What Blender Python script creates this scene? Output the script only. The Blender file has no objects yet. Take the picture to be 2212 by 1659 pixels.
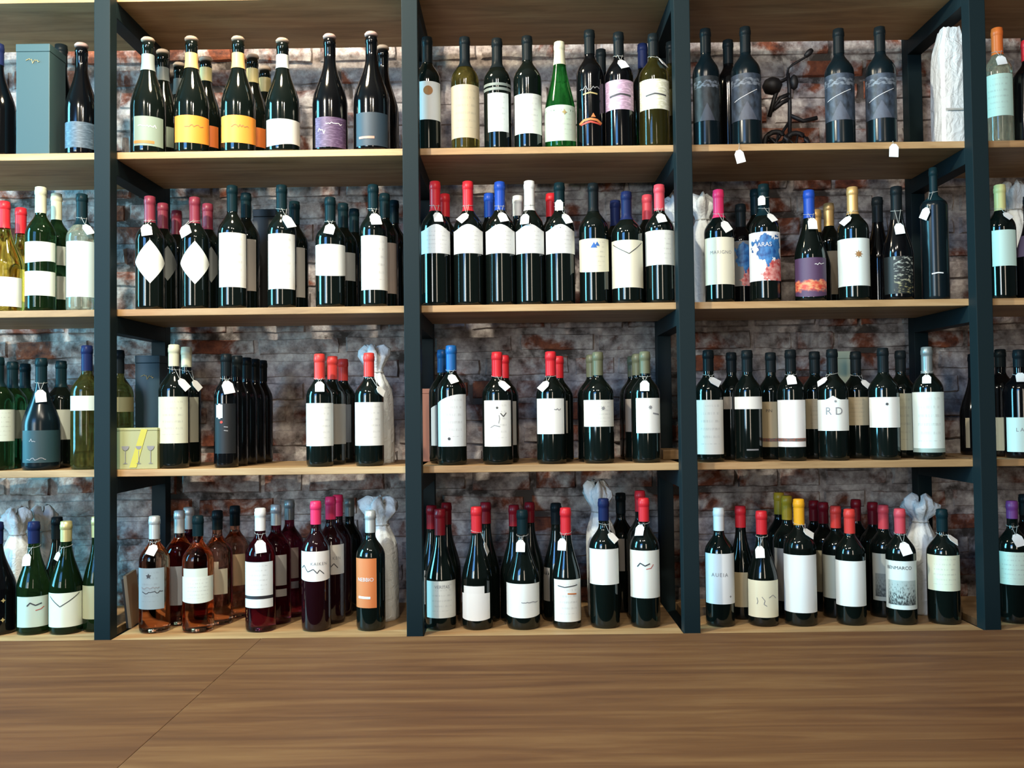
import bpy, bmesh, math, random
from mathutils import Vector, Matrix
random.seed(7)
scene = bpy.context.scene
COL = scene.collection

# ------------------------------------------------------------------ camera
FPX, CX, CY = 2000.0, 1106.0, 829.5            # focal length and centre for a 2212 x 1659 frame
CAM = Vector((0.0, -2.28, 1.45))
YAW, PITCH, ROLL = math.radians(0.25), math.atan(55 / FPX), 0.0122
_f = Vector((-math.sin(YAW) * math.cos(PITCH), math.cos(YAW) * math.cos(PITCH), math.sin(PITCH)))
_r0 = Vector((math.cos(YAW), math.sin(YAW), 0.0)); _u0 = _r0.cross(_f)
_r = _r0 * math.cos(ROLL) - _u0 * math.sin(ROLL)
_u = _r0 * math.sin(ROLL) + _u0 * math.cos(ROLL)
cam = bpy.data.cameras.new('camera'); cam_o = bpy.data.objects.new('camera', cam); COL.objects.link(cam_o)
cam.sensor_width = 36.0; cam.lens = 36.0 * FPX / 2212.0; cam.clip_start = 0.05
cam_o.matrix_world = Matrix(((_r.x, _u.x, -_f.x, CAM.x), (_r.y, _u.y, -_f.y, CAM.y), (_r.z, _u.z, -_f.z, CAM.z), (0, 0, 0, 1)))
scene.camera = cam_o


def at(px, py, Y):
    """point of the plane y = Y that a photograph pixel looks at"""
    d = _f * FPX + _r * (px - CX) - _u * (py - CY)
    return CAM + d * ((Y - CAM.y) / d.y)


# ------------------------------------------------------------------ world, light, exposure
world = bpy.data.worlds.new('world'); scene.world = world; world.use_nodes = True
world.node_tree.nodes['Background'].inputs[0].default_value = (0.55, 0.75, 1.0, 1)
world.node_tree.nodes['Background'].inputs[1].default_value = 0.6
scene.view_settings.view_transform = 'Standard'; scene.view_settings.look = 'None'
scene.view_settings.exposure = -0.60; scene.view_settings.gamma = 1.0
scene.view_settings.use_curve_mapping = False


def area(name, loc, target, sx, sy, power, col):
    l = bpy.data.lights.new(name, 'AREA'); l.shape = 'RECTANGLE'; l.size = sx; l.size_y = sy
    l.energy = power; l.color = col
    o = bpy.data.objects.new(name, l); COL.objects.link(o); o.location = loc
    o.rotation_euler = (Vector(target) - Vector(loc)).to_track_quat('-Z', 'Y').to_euler()
    return o


def bulb(name, loc, power, rad, col):
    l = bpy.data.lights.new(name, 'POINT'); l.energy = power; l.shadow_soft_size = rad; l.color = col
    o = bpy.data.objects.new(name, l); COL.objects.link(o); o.location = loc


# daylight standing in the shop window openings (behind and to the left of the camera), one per pane
for nm, x, p0, c0 in (('far', -3.95, 62, (0.26, 0.62, 1.0)), ('mid', -3.2, 96, (0.60, 0.88, 1.0)), ('near', -2.45, 108, (1.0, 0.98, 0.94))):
    area('daylight_pane_' + nm, (x, -5.36, 2.05), (x, 0, 2.05), 0.66, 1.6, p0, c0)
    area('skylight_pane_' + nm, (x, -5.36, 3.45), (x, 0, 3.45), 0.66, 1.1, 60, (0.14, 0.44, 1.0))
area('daylight_door', (0.98, -5.36, 2.3), (0.98, 0, 2.3), 0.5, 2.6, 78, (1.0, 0.84, 0.66))
area('daylight_side', (-4.46, -1.0, 2.5), (0, -1.0, 2.5), 1.2, 2.8, 560, (0.18, 0.72, 1.0))
# bulbs hanging over the bar, plus one added fill light near its left end
bulb('bulb_over_shelf', (-0.62, -0.24, 2.92), 70, 0.10, (1.0, 0.82, 0.55))
bulb('added_fill_bar_end', (-1.05, -1.2, 2.78), 235, 0.04, (1.0, 0.93, 0.74))  # added fill light, there to brighten the left of the counter
bulb('bulb_over_bar_left', (-0.30, -1.75, 3.0), 56, 0.04, (1.0, 0.88, 0.72))
bulb('bulb_over_bar_right', (0.20, -1.75, 3.0), 68, 0.04, (1.0, 0.88, 0.72))

# ------------------------------------------------------------------ materials
MATS = {}


def new_mat(name):
    m = bpy.data.materials.new(name); m.use_nodes = True
    nt = m.node_tree; return m, nt, nt.nodes['Principled BSDF']


def lin(c):
    return tuple(((v / 255) / 12.92 if v / 255 <= 0.04045 else ((v / 255 + 0.055) / 1.055) ** 2.4) for v in c)


def plain(name, col, rough=0.5, metal=0.0, trans=0.0, ior=1.45, spec=0.5, coat=0.0):
    if name in MATS: return MATS[name]
    m, nt, p = new_mat(name)
    p.inputs['Base Color'].default_value = (*col, 1); p.inputs['Roughness'].default_value = rough
    p.inputs['Metallic'].default_value = metal; p.inputs['IOR'].default_value = ior
    p.inputs['Transmission Weight'].default_value = trans
    p.inputs['Specular IOR Level'].default_value = spec; p.inputs['Coat Weight'].default_value = coat
    MATS[name] = m; return m


def N(nt, kind, **kw):
    n = nt.nodes.new(kind)
    for k, v in kw.items():
        if k.startswith('i_'): n.inputs[k[2:].replace('_', ' ')].default_value = v
        else: setattr(n, k, v)
    return n


def ramp(nt, stops, interp='LINEAR'):
    n = nt.nodes.new('ShaderNodeValToRGB'); n.color_ramp.interpolation = interp
    e = n.color_ramp.elements
    e[0].position, e[0].color = stops[0][0], (*stops[0][1], 1)
    e[1].position, e[1].color = stops[-1][0], (*stops[-1][1], 1)
    for p, c in stops[1:-1]:
        x = e.new(p); x.color = (*c, 1)
    return n


def wood(name, dark, mid, light, scale, rough, stretch=(1, 9, 9), coat=0.0, bump=0.15, patch_col=(0.55, 0.5, 0.47), spec=0.5):
    m, nt, p = new_mat(name); L = nt.links.new
    g = N(nt, 'ShaderNodeNewGeometry'); o = N(nt, 'ShaderNodeObjectInfo')
    off = N(nt, 'ShaderNodeVectorMath', operation='SCALE'); off.inputs[0].default_value = (3.1, 7.7, 5.3)
    L(o.outputs['Random'], off.inputs['Scale'])
    ad = N(nt, 'ShaderNodeVectorMath', operation='ADD'); L(g.outputs['Position'], ad.inputs[0]); L(off.outputs[0], ad.inputs[1])
    mp = N(nt, 'ShaderNodeMapping'); mp.inputs['Scale'].default_value = stretch; L(ad.outputs[0], mp.inputs['Vector'])
    n1 = N(nt, 'ShaderNodeTexNoise', i_Scale=scale, i_Detail=7.0, i_Roughness=0.62, i_Distortion=0.6); L(mp.outputs[0], n1.inputs['Vector'])
    r = ramp(nt, [(0.28, dark), (0.5, mid), (0.72, light)]); L(n1.outputs['Fac'], r.inputs[0])
    n2 = N(nt, 'ShaderNodeTexNoise', i_Scale=1.6, i_Detail=3.0); L(ad.outputs[0], n2.inputs['Vector'])
    mx = N(nt, 'ShaderNodeMix', data_type='RGBA', blend_type='MULTIPLY'); mx.inputs[0].default_value = 0.55
    r2 = ramp(nt, [(0.35, patch_col), (0.65, (1.0, 1.0, 1.0))]); L(n2.outputs['Fac'], r2.inputs[0])
    L(r.outputs[0], mx.inputs[6]); L(r2.outputs[0], mx.inputs[7]); L(mx.outputs[2], p.inputs['Base Color'])
    b = N(nt, 'ShaderNodeBump', i_Strength=bump, i_Distance=0.002); L(n1.outputs['Fac'], b.inputs['Height']); L(b.outputs[0], p.inputs['Normal'])
    p.inputs['Roughness'].default_value = rough; p.inputs['Coat Weight'].default_value = coat; p.inputs['Coat Roughness'].default_value = 0.35
    p.inputs['Specular IOR Level'].default_value = spec
    MATS[name] = m; return m


wood('pine_board', (0.29, 0.165, 0.066), (0.49, 0.30, 0.135), (0.62, 0.42, 0.215), 3.0, 0.55)
wood('bar_wood', (0.068, 0.028, 0.0105), (0.118, 0.055, 0.020), (0.18, 0.098, 0.038), 2.4, 0.46, stretch=(1, 13, 13), coat=0.0, patch_col=(0.60, 0.40, 0.34), spec=0.3)
wood('cabinet_wood', (0.05, 0.03, 0.016), (0.10, 0.06, 0.03), (0.16, 0.10, 0.05), 2.0, 0.5)


def brick_material(name, mortar):
    m, nt, p = new_mat(name); L = nt.links.new
    g = N(nt, 'ShaderNodeNewGeometry'); o = N(nt, 'ShaderNodeObjectInfo')
    n1 = N(nt, 'ShaderNodeTexNoise', i_Scale=26.0, i_Detail=6.0, i_Roughness=0.65); L(g.outputs['Position'], n1.inputs['Vector'])
    n2 = N(nt, 'ShaderNodeTexNoise', i_Scale=6.5, i_Detail=5.0, i_Roughness=0.6, i_Distortion=0.7); L(g.outputs['Position'], n2.inputs['Vector'])
    n3 = N(nt, 'ShaderNodeTexNoise', i_Scale=1.7, i_Detail=2.0); L(g.outputs['Position'], n3.inputs['Vector'])
    n4 = N(nt, 'ShaderNodeTexNoise', i_Scale=13.0, i_Detail=4.0, i_Roughness=0.6); L(g.outputs['Position'], n4.inputs['Vector'])
    red = ramp(nt, [(0.3, (0.028, 0.012, 0.010)), (0.5, (0.19, 0.054, 0.026)), (0.72, (0.36, 0.105, 0.042))]); L(n1.outputs['Fac'], red.inputs[0])
    wash = ramp(nt, [(0.3, (0.085, 0.066, 0.062)), (0.5, (0.33, 0.285, 0.275)), (0.7, (0.62, 0.57, 0.54))]); L(n1.outputs['Fac'], wash.inputs[0])
    # lime wash remains: patches + finer flakes + one value per brick
    a = N(nt, 'ShaderNodeMath', operation='MULTIPLY_ADD'); L(o.outputs['Random'], a.inputs[0]); a.inputs[1].default_value = 0.0 if mortar else 0.16; L(n2.outputs['Fac'], a.inputs[2])
    b = N(nt, 'ShaderNodeMath', operation='MULTIPLY_ADD'); L(n3.outputs['Fac'], b.inputs[0]); b.inputs[1].default_value = 0.40; L(a.outputs[0], b.inputs[2])
    c = N(nt, 'ShaderNodeMath', operation='MULTIPLY_ADD'); L(n4.outputs['Fac'], c.inputs[0]); c.inputs[1].default_value = 0.45; L(b.outputs[0], c.inputs[2])
    sh = 0.06 if mortar else 0.0
    thr = ramp(nt, [(0.90 - sh, (0, 0, 0)), (1.0 - sh, (1, 1, 1))]); L(c.outputs[0], thr.inputs[0])
    sc = N(nt, 'ShaderNodeMath', operation='SUBTRACT'); L(c.outputs[0], sc.inputs[0]); sc.inputs[1].default_value = 0.25
    thr.color_ramp.elements[0].position = 0.595 - sh; thr.color_ramp.elements[1].position = 0.71 - sh; L(sc.outputs[0], thr.inputs[0])
    mx = N(nt, 'ShaderNodeMix', data_type='RGBA'); L(thr.outputs[0], mx.inputs[0]); L(red.outputs[0], mx.inputs[6]); L(wash.outputs[0], mx.inputs[7])
    if mortar: nt.links.remove(mx.inputs[6].links[0]); mx.inputs[6].default_value = (0.055, 0.042, 0.036, 1)
    L(mx.outputs[2], p.inputs['Base Color']); p.inputs['Roughness'].default_value = 0.9
    bp = N(nt, 'ShaderNodeBump', i_Strength=0.8, i_Distance=0.008); L(n1.outputs['Fac'], bp.inputs['Height']); L(bp.outputs[0], p.inputs['Normal'])
    MATS[name] = m; return m


brick_material('old_brick', False); brick_material('lime_mortar', True)
plain('black_steel', (0.0068, 0.0155, 0.0185), 0.55, spec=0.18)
plain('plaster', (0.07, 0.065, 0.06), 0.9); plain('ceiling_paint', (0.07, 0.065, 0.06), 0.9); plain('floor_boards', (0.06, 0.04, 0.025), 0.6)
plain('window_frame_paint', (0.05, 0.05, 0.05), 0.5)
GLASS = {
    'dark': plain('glass_dark_green', (0.0035, 0.0060, 0.0050), 0.07, spec=0.6),
    'black': plain('glass_black', (0.0025, 0.0028, 0.0035), 0.10, spec=0.5),
    'wine': plain('glass_deep_red', (0.012, 0.0025, 0.004), 0.06, spec=0.6),
    'olive': plain('glass_olive', (0.16, 0.14, 0.035), 0.06, trans=0.9, ior=1.3),
    'green': plain('glass_green', (0.025, 0.25, 0.045), 0.05, trans=0.9, ior=1.3),
    'bottle_green': plain('glass_bottle_green', (0.018, 0.05, 0.016), 0.06, trans=0.8, ior=1.3),
    'yellow': plain('glass_golden_wine', (0.62, 0.40, 0.05), 0.05, trans=1.0, ior=1.3),
    'rose': plain('glass_rose_wine', (0.86, 0.36, 0.19), 0.05, trans=1.0, ior=1.3),
    'pink': plain('glass_dark_rose_wine', (0.20, 0.018, 0.040), 0.05, trans=0.96, ior=1.3),
    'pale': plain('glass_pale', (0.62, 0.66, 0.50), 0.05, trans=0.85, ior=1.3),
    'slate': plain('glass_matte_slate', (0.004, 0.009, 0.012), 0.22, spec=0.3),
}
CAPS = {
    'black': (0.008, 0.012, 0.014), 'teal': (0.006, 0.020, 0.025), 'navy': (0.012, 0.020, 0.075), 'blue': (0.015, 0.07, 0.42), 'steelblue': (0.012, 0.11, 0.33),
    'red': (0.62, 0.022, 0.032), 'darkred': (0.20, 0.007, 0.014), 'maroon': (0.22, 0.030, 0.050), 'pink': (0.78, 0.035, 0.13), 'rosy': (0.62, 0.07, 0.095),
    'brickred': (0.66, 0.050, 0.040), 'cream': (0.62, 0.62, 0.44), 'white': (0.80, 0.82, 0.80), 'silver': (0.60, 0.64, 0.63), 'grey': (0.24, 0.28, 0.28),
    'gold': (0.70, 0.44, 0.17), 'palegold': (0.62, 0.53, 0.24), 'yellow': (0.85, 0.42, 0.02), 'mustard': (0.42, 0.27, 0.02), 'olive': (0.14, 0.145, 0.085),
    'orange': (0.72, 0.16, 0.03), 'purple': (0.16, 0.04, 0.17), 'lemon': (0.66, 0.62, 0.26),
}


def cap_mat(k):
    dark = k in ('black', 'teal', 'navy')
    return plain('foil_' + k, CAPS[k], 0.36, metal=0.45 if k in ('gold', 'palegold', 'silver', 'grey') else 0.0, spec=0.10 if dark else 0.35)


def label_mat(kind, col):
    """paper label: plain colour with the flat print of its kind, laid out in the label's own UV"""
    name = 'label_%s_%02x%02x%02x' % ((kind,) + tuple(int(v) for v in col))
    if name in MATS: return MATS[name]
    m, nt, p = new_mat(name); L = nt.links.new; base = lin(col)
    p.inputs['Roughness'].default_value = 0.55; p.inputs['Base Color'].default_value = (*base, 1)
    MATS[name] = m
    if kind == 'plain': return m
    uv = N(nt, 'ShaderNodeUVMap'); sp = N(nt, 'ShaderNodeSeparateXYZ'); L(uv.outputs[0], sp.inputs[0])

    def math_(op, a, b=None, c=None):
        n = N(nt, 'ShaderNodeMath', operation=op)
        for i, v in enumerate((a, b, c)):
            if v is None: continue
            if isinstance(v, (int, float)): n.inputs[i].default_value = v
            else: L(v, n.inputs[i])
        return n.outputs[0]

    def noise(sx, sy, scale, detail=3.0, shift=0.0):
        mp = N(nt, 'ShaderNodeMapping'); mp.inputs['Scale'].default_value = (sx, sy, 1); mp.inputs['Location'].default_value = (shift, shift, shift)
        L(uv.outputs[0], mp.inputs[0]); n = N(nt, 'ShaderNodeTexNoise', i_Scale=scale, i_Detail=detail); L(mp.outputs[0], n.inputs['Vector']); return n.outputs['Fac']

    def mixc(fac, a, b):
        mx = N(nt, 'ShaderNodeMix', data_type='RGBA'); L(fac, mx.inputs[0])
        for i, v in ((6, a), (7, b)):
            if isinstance(v, tuple): mx.inputs[i].default_value = (*v, 1)
            else: L(v, mx.inputs[i])
        return mx.outputs[2]
    U, V = sp.outputs[0], sp.outputs[1]

    def soft(v, lo, hi):
        n = N(nt, 'ShaderNodeMapRange'); n.inputs['From Min'].default_value = lo; n.inputs['From Max'].default_value = hi; L(v, n.inputs['Value']); return n.outputs[0]
    if kind == 'print':          # a few rows of tiny grey print
        row = math_('GREATER_THAN', math_('SINE', math_('MULTIPLY', V, 44.0)), 0.55)
        txt = soft(noise(46, 7, 1.0, 2.0), 0.45, 0.55)
        side = math_('MULTIPLY', math_('GREATER_THAN', U, 0.22), math_('LESS_THAN', U, 0.8))
        blk = math_('GREATER_THAN', noise(0.2, 4.5, 1.0, 1.0, 3.3), 0.50)
        f = math_('MULTIPLY', math_('MULTIPLY', row, txt), math_('MULTIPLY', math_('MULTIPLY', side, blk), 0.22))
        c = mixc(f, base, (0.12, 0.11, 0.11))
    elif kind == 'peaks':        # dark printed mountain range
        n = noise(3, 2, 2.2, 5.0); c0 = mixc(soft(n, 0.35, 0.7), tuple(v * 0.25 for v in base), tuple(min(1, v * 1.3) for v in base))
        tri = math_('LESS_THAN', math_('ADD', V, math_('MULTIPLY', math_('ABSOLUTE', math_('SUBTRACT', U, 0.52)), 1.5)), 0.40)
        c1 = mixc(math_('MULTIPLY', tri, 0.45), c0, (0.11, 0.12, 0.16))
        band = math_('MULTIPLY', math_('GREATER_THAN', V, 0.74), math_('LESS_THAN', V, 0.90))
        c = mixc(math_('MULTIPLY', band, soft(noise(9, 16, 1.0), 0.42, 0.62)), c1, (0.17, 0.20, 0.24))
    elif kind == 'splash':       # white label with a blue and a red splash of colour
        n = noise(3, 3, 1.6, 5.0)
        def blob(cx, cy, r, k):
            d = math_('SQRT', math_('ADD', math_('POWER', math_('SUBTRACT', U, cx), 2.0), math_('POWER', math_('MULTIPLY', math_('SUBTRACT', V, cy), 1.15), 2.0)))
            return math_('LESS_THAN', math_('ADD', d, math_('MULTIPLY', math_('SUBTRACT', n, 0.5), k)), r)
        red = blob(0.80, 0.20, 0.30, 0.9); blue = blob(0.58, 0.70, 0.36, 1.0)
        c1 = mixc(red, base, mixc(soft(noise(4, 5, 2.0), 0.35, 0.65), (0.52, 0.06, 0.06), (0.75, 0.38, 0.34)))
        c = mixc(blue, c1, mixc(soft(noise(5, 4, 2.0, 4.0, 2.0), 0.35, 0.7), (0.01, 0.07, 0.26), (0.06, 0.27, 0.62)))
    elif kind == 'sunset':       # purple label with a fiery band low down
        n = noise(2.5, 3, 2.0, 5.0); v2 = math_('ADD', V, math_('MULTIPLY', math_('SUBTRACT', n, 0.5), 0.35))
        f = math_('MULTIPLY', soft(v2, 0.14, 0.20), math_('SUBTRACT', 1.0, soft(v2, 0.38, 0.44)))
        c = mixc(f, base, mixc(soft(noise(5, 9, 1.5), 0.4, 0.65), (0.62, 0.06, 0.04), (0.85, 0.36, 0.16)))
    elif kind == 'marks':        # dark label with pale brushed marks
        c = mixc(math_('MULTIPLY', soft(noise(4, 9, 1.7, 4.0), 0.52, 0.66), math_('GREATER_THAN', U, 0.35)), base, mixc(soft(V, 0.2, 0.6), (0.30, 0.27, 0.12), (0.45, 0.48, 0.42)))
    elif kind == 'mosaic':       # coloured chips strip
        c = mixc(soft(noise(9, 2, 1.5), 0.45, 0.55), (0.30, 0.10, 0.07), (0.10, 0.11, 0.10))
    elif kind == 'thicket':      # grey etching
        c = mixc(soft(math_('ADD', noise(12, 4, 2.0, 5.0), math_('MULTIPLY', V, 0.30)), 0.50, 0.68), (0.05, 0.06, 0.06), base)
    elif kind == 'streaks':      # worn streaky paper
        c = mixc(soft(noise(5, 14, 1.4, 4.0), 0.45, 0.75), base, tuple(min(1.0, v * 1.9 + 0.05) for v in base))
    L(c, p.inputs['Base Color'])
    return m


# ------------------------------------------------------------------ mesh helpers
def mesh_obj(name, verts, faces, mat, parent=None, smooth=False, uvs=None):
    me = bpy.data.meshes.new(name); me.from_pydata(verts, [], faces)
    if smooth: me.polygons.foreach_set('use_smooth', [True] * len(me.polygons))
    if uvs:
        l = me.uv_layers.new(name='UVMap')
        for lp in me.loops: l.data[lp.index].uv = uvs[lp.vertex_index]
    me.materials.append(mat); me.update()
    o = bpy.data.objects.new(name, me); COL.objects.link(o); o.parent = parent
    return o


def box_geo(x0, x1, y0, y1, z0, z1):
    v = [(x0, y0, z0), (x1, y0, z0), (x1, y1, z0), (x0, y1, z0), (x0, y0, z1), (x1, y0, z1), (x1, y1, z1), (x0, y1, z1)]
    f = [(0, 3, 2, 1), (4, 5, 6, 7), (0, 1, 5, 4), (1, 2, 6, 5), (2, 3, 7, 6), (3, 0, 4, 7)]
    return v, f


def bevel_box(name, x0, x1, y0, y1, z0, z1, mat, parent=None, bev=0.002):
    bm = bmesh.new(); v, f = box_geo(x0, x1, y0, y1, z0, z1)
    vs = [bm.verts.new(p) for p in v]
    for q in f: bm.faces.new([vs[i] for i in q])
    if bev: bmesh.ops.bevel(bm, geom=list(bm.edges), offset=bev, segments=2, affect='EDGES', profile=0.6)
    me = bpy.data.meshes.new(name); bm.to_mesh(me); bm.free(); me.materials.append(mat)
    o = bpy.data.objects.new(name, me); COL.objects.link(o); o.parent = parent
    return o


def joined(name, boxes, mat, parent=None):
    V, F = [], []
    for b in boxes:
        v, f = box_geo(*b); n = len(V); V += v; F += [tuple(i + n for i in q) for q in f]
    return mesh_obj(name, V, F, mat, parent)


def lathe(pts, seg=28, cap_top=True, cap_bot=True):
    V, F = [], []
    for r, z in pts:
        for k in range(seg):
            a = 2 * math.pi * k / seg; V.append((r * math.sin(a), -r * math.cos(a), z))
    for i in range(len(pts) - 1):
        for k in range(seg):
            k2 = (k + 1) % seg
            F.append((i * seg + k, i * seg + k2, (i + 1) * seg + k2, (i + 1) * seg + k))
    if cap_bot: F.append(tuple(range(seg - 1, -1, -1)))
    if cap_top: F.append(tuple((len(pts) - 1) * seg + k for k in range(seg)))
    return V, F


def tube(path, r, seg=6):
    V, F = [], []
    path = [Vector(p) for p in path]
    for i, p in enumerate(path):
        t = (path[min(i + 1, len(path) - 1)] - path[max(i - 1, 0)]).normalized()
        a = t.orthogonal().normalized(); b = t.cross(a)
        rr = r[i] if isinstance(r, (list, tuple)) else r
        for k in range(seg):
            q = 2 * math.pi * k / seg; V.append(tuple(p + a * rr * math.cos(q) + b * rr * math.sin(q)))
    for i in range(len(path) - 1):
        for k in range(seg):
            k2 = (k + 1) % seg; F.append((i * seg + k, i * seg + k2, (i + 1) * seg + k2, (i + 1) * seg + k))
    F.append(tuple(range(seg - 1, -1, -1))); F.append(tuple((len(path) - 1) * seg + k for k in range(seg)))
    return V, F


def merge(parts):
    V, F = [], []
    for v, f in parts:
        n = len(V); V += v; F += [tuple(i + n for i in q) for q in f]
    return V, F


def tag(o, label, cat, group=None):
    o['label'] = label; o['category'] = cat
    if group: o['group'] = group
    return o


def empty(name, loc):
    o = bpy.data.objects.new(name, None); COL.objects.link(o); o.location = loc; o.empty_display_size = 0.02
    return o


# ------------------------------------------------------------------ the room
ROOM_X, ROOM_Y, ROOM_H, WALL_Y = 4.6, -5.5, 4.3, 0.435


def structure(o):
    o['kind'] = 'structure'; return o


structure(bevel_box('floor', -ROOM_X, ROOM_X, ROOM_Y, WALL_Y, -0.1, 0.0, MATS['floor_boards'], bev=0))
structure(bevel_box('ceiling', -ROOM_X, ROOM_X, ROOM_Y, WALL_Y, ROOM_H, ROOM_H + 0.1, MATS['ceiling_paint'], bev=0))
structure(bevel_box('wall_right', ROOM_X, ROOM_X + 0.1, ROOM_Y, WALL_Y, 0, ROOM_H, MATS['plaster'], bev=0))
# left wall with a window opening, wall behind the camera with two shop windows
wy0, wy1, wz0, wz1 = -1.65, -0.35, 1.0, 4.0
structure(joined('wall_left', [(-ROOM_X - .1, -ROOM_X, ROOM_Y, wy0, 0, ROOM_H), (-ROOM_X - .1, -ROOM_X, wy1, WALL_Y, 0, ROOM_H),
                               (-ROOM_X - .1, -ROOM_X, wy0, wy1, 0, wz0), (-ROOM_X - .1, -ROOM_X, wy0, wy1, wz1, ROOM_H)], MATS['plaster']))
structure(joined('wall_front', [(-ROOM_X, -4.32, ROOM_Y - .1, ROOM_Y, 0, ROOM_H), (-2.08, 0.7, ROOM_Y - .1, ROOM_Y, 0, ROOM_H), (1.26, ROOM_X, ROOM_Y - .1, ROOM_Y, 0, ROOM_H),
                                (-4.32, -2.08, ROOM_Y - .1, ROOM_Y, 0, 1.15), (-4.32, -2.08, ROOM_Y - .1, ROOM_Y, 4.1, ROOM_H),
                                (0.7, 1.26, ROOM_Y - .1, ROOM_Y, 0, 0.9), (0.7, 1.26, ROOM_Y - .1, ROOM_Y, 3.7, ROOM_H)], MATS['plaster']))


def window(name, horizontal, a0, a1, z0, z1, c, n):
    root = structure(empty(name, (0, 0, 0)))
    bars = []
    for k in range(n + 1):
        a = a0 + (a1 - a0) * k / n; bars.append((a - .03, a + .03, z0, z1))
    for z in (z0 + .03, z0 + (z1 - z0) * 0.7, z1 - .03): bars.append((a0, a1, z - .03, z + .03))
    B = [((p, q, c, c + .05, r, s) if horizontal else (c - .05, c, p, q, r, s)) for p, q, r, s in bars]
    joined('window_frame', B, MATS['window_frame_paint'], root)
    g = (a0, a1, c - .012, c - .004, z0, z1) if horizontal else (c + .004, c + .012, a0, a1, z0, z1)
    joined('pane', [g], plain('window_glass', (0.9, 0.95, 1.0), 0.02, trans=1.0), root)


window('window_1', True, -4.32, -2.08, 1.15, 4.1, ROOM_Y + .03, 3)
window('window_2', True, 0.7, 1.26, 0.9, 3.7, ROOM_Y + .03, 1)
window('window_3', False, wy0, wy1, wz0, wz1, -ROOM_X + .08, 2)

# brick wall behind the shelves: bricks proud of a mortar bed
wall = structure(bevel_box('wall_back', -ROOM_X, ROOM_X, WALL_Y, WALL_Y + 0.2, 0, ROOM_H, MATS['lime_mortar'], bev=0))
SHELF_Z = [2.515, 2.1125, 1.7140, 1.3110, 0.8975]      # tops of the boards, from the one above the frame down
T = 0.0175


def brick_geo(l, h, d, seed):
    rnd = random.Random(seed); V, F = [], []
    nx, nz = 5, 2
    for row in (0, 1):                                   # row 0 front face, row 1 its rim set back
        for j in range(nz + 1):
            for i in range(nx + 1):
                x = -l / 2 + l * i / nx; z = -h / 2 + h * j / nz
                edge = i in (0, nx) or j in (0, nz)
                if row == 0:
                    k = 0.005 if edge else 0
                    V.append((x * (1 - 2 * k / l * 1.2) + rnd.uniform(-.003, .003), -d + (0.004 if edge else 0) + rnd.uniform(-.002, .002), z * (1 - 2 * k / h) + rnd.uniform(-.003, .003)))
                else: V.append((x, 0.004, z))
    s = (nx + 1) * (nz + 1)
    for j in range(nz):
        for i in range(nx):
            a = j * (nx + 1) + i; F.append((a, a + 1, a + nx + 2, a + nx + 1))
    rim = [i for i in range(nx + 1)] + [(j + 1) * (nx + 1) - 1 for j in range(1, nz + 1)] + [nz * (nx + 1) + i for i in range(nx - 1, -1, -1)] + [j * (nx + 1) for j in range(nz - 1, 0, -1)]
    for a, b in zip(rim, rim[1:] + rim[:1]): F.append((b, a, a + s, b + s))
    return V, F


BR_L, BR_H, COURSE, JOINT = 0.225, 0.053, 0.0668, 0.013
variants = []
for k in range(6):
    me = bpy.data.meshes.new('brick'); v, f = brick_geo(BR_L, BR_H, 0.013, k); me.from_pydata(v, [], f); me.materials.append(MATS['old_brick']); variants.append((me, v, f))
cells, far_parts = [], []
for c in range(0, 64):
    z = 0.04 + COURSE * c
    x = -4.56 + (0.119 if c % 2 else 0.0) + random.uniform(-.02, .02)
    while x < 4.5:
        k = random.choices((1.0, 0.5, 0.78, 1.1), (6, 2, 1.5, 1.5))[0] * random.uniform(.95, 1.04); l = BR_L * k
        cells.append((round(x + l / 2, 4), round(z + random.uniform(-.003, .003), 4), k)); x += l + JOINT * random.uniform(.7, 1.5)
lo, hi = at(-60, 1310, WALL_Y), at(2272, 95, WALL_Y)
near = [(x, z, k) for x, z, k in cells if lo.x < x < hi.x and lo.z - 0.01 < z < hi.z + 0.01]
# the ones a board or the counter hides from the room side by side go last
def hidden(z):
    for s in SHELF_Z[1:4]:
        d = (CAM.y - WALL_Y) / (CAM.y - 0.04); top = CAM.z + (s - CAM.z) * d; bot = CAM.z + (s - T - CAM.z) * d
        if bot + .02 < z < top - .02: return 1
    return 0
near.sort(key=lambda p: (hidden(p[1]), p[2] < 0.7, abs(p[0]) + abs(p[1] - 1.5) * 0.5))
shown = set(near[:300])
for i, (x, z, k) in enumerate(cells):
    me, v, f = variants[i % 6]; dy = random.uniform(-.003, .004)
    if (x, z, k) in shown:
        o = bpy.data.objects.new('brick', me); COL.objects.link(o); o.parent = wall
        o.location = (x, WALL_Y + dy, z); o.rotation_euler = (random.uniform(-.03, .03), random.uniform(-.02, .02), random.uniform(-.02, .02)); o.scale = (k, 1, random.uniform(.88, 1.08))
    else:
        far_parts.append(([(p[0] * k + x, p[1] + WALL_Y + dy, p[2] + z) for p in v], f))
V, F = merge(far_parts); bw = mesh_obj('brickwork', V, F, MATS['old_brick'], wall); bw['kind'] = 'stuff'

# ------------------------------------------------------------------ shelving
PW = 0.040
post_x = [at(220.5, 700, 0).x, at(890.5, 740, 0).x, at(1486.5, 830, 0).x, at(2131.5, 830, 0).x]
post_x = [post_x[0] - 0.76] + post_x + [post_x[-1] + 0.74]
unit = empty('wall_shelving', (0, 0.2, 0))
tag(unit, 'black steel frame shelving with pale pine boards against brick wall', 'shelving')
off = Vector((0, -0.2, 0))


def upart(name, x0, x1, y0, y1, z0, z1, mat, bev=0.0015):
    return bevel_box(name, x0, x1, y0 - 0.2, y1 - 0.2, z0, z1, mat, unit, bev)


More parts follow.
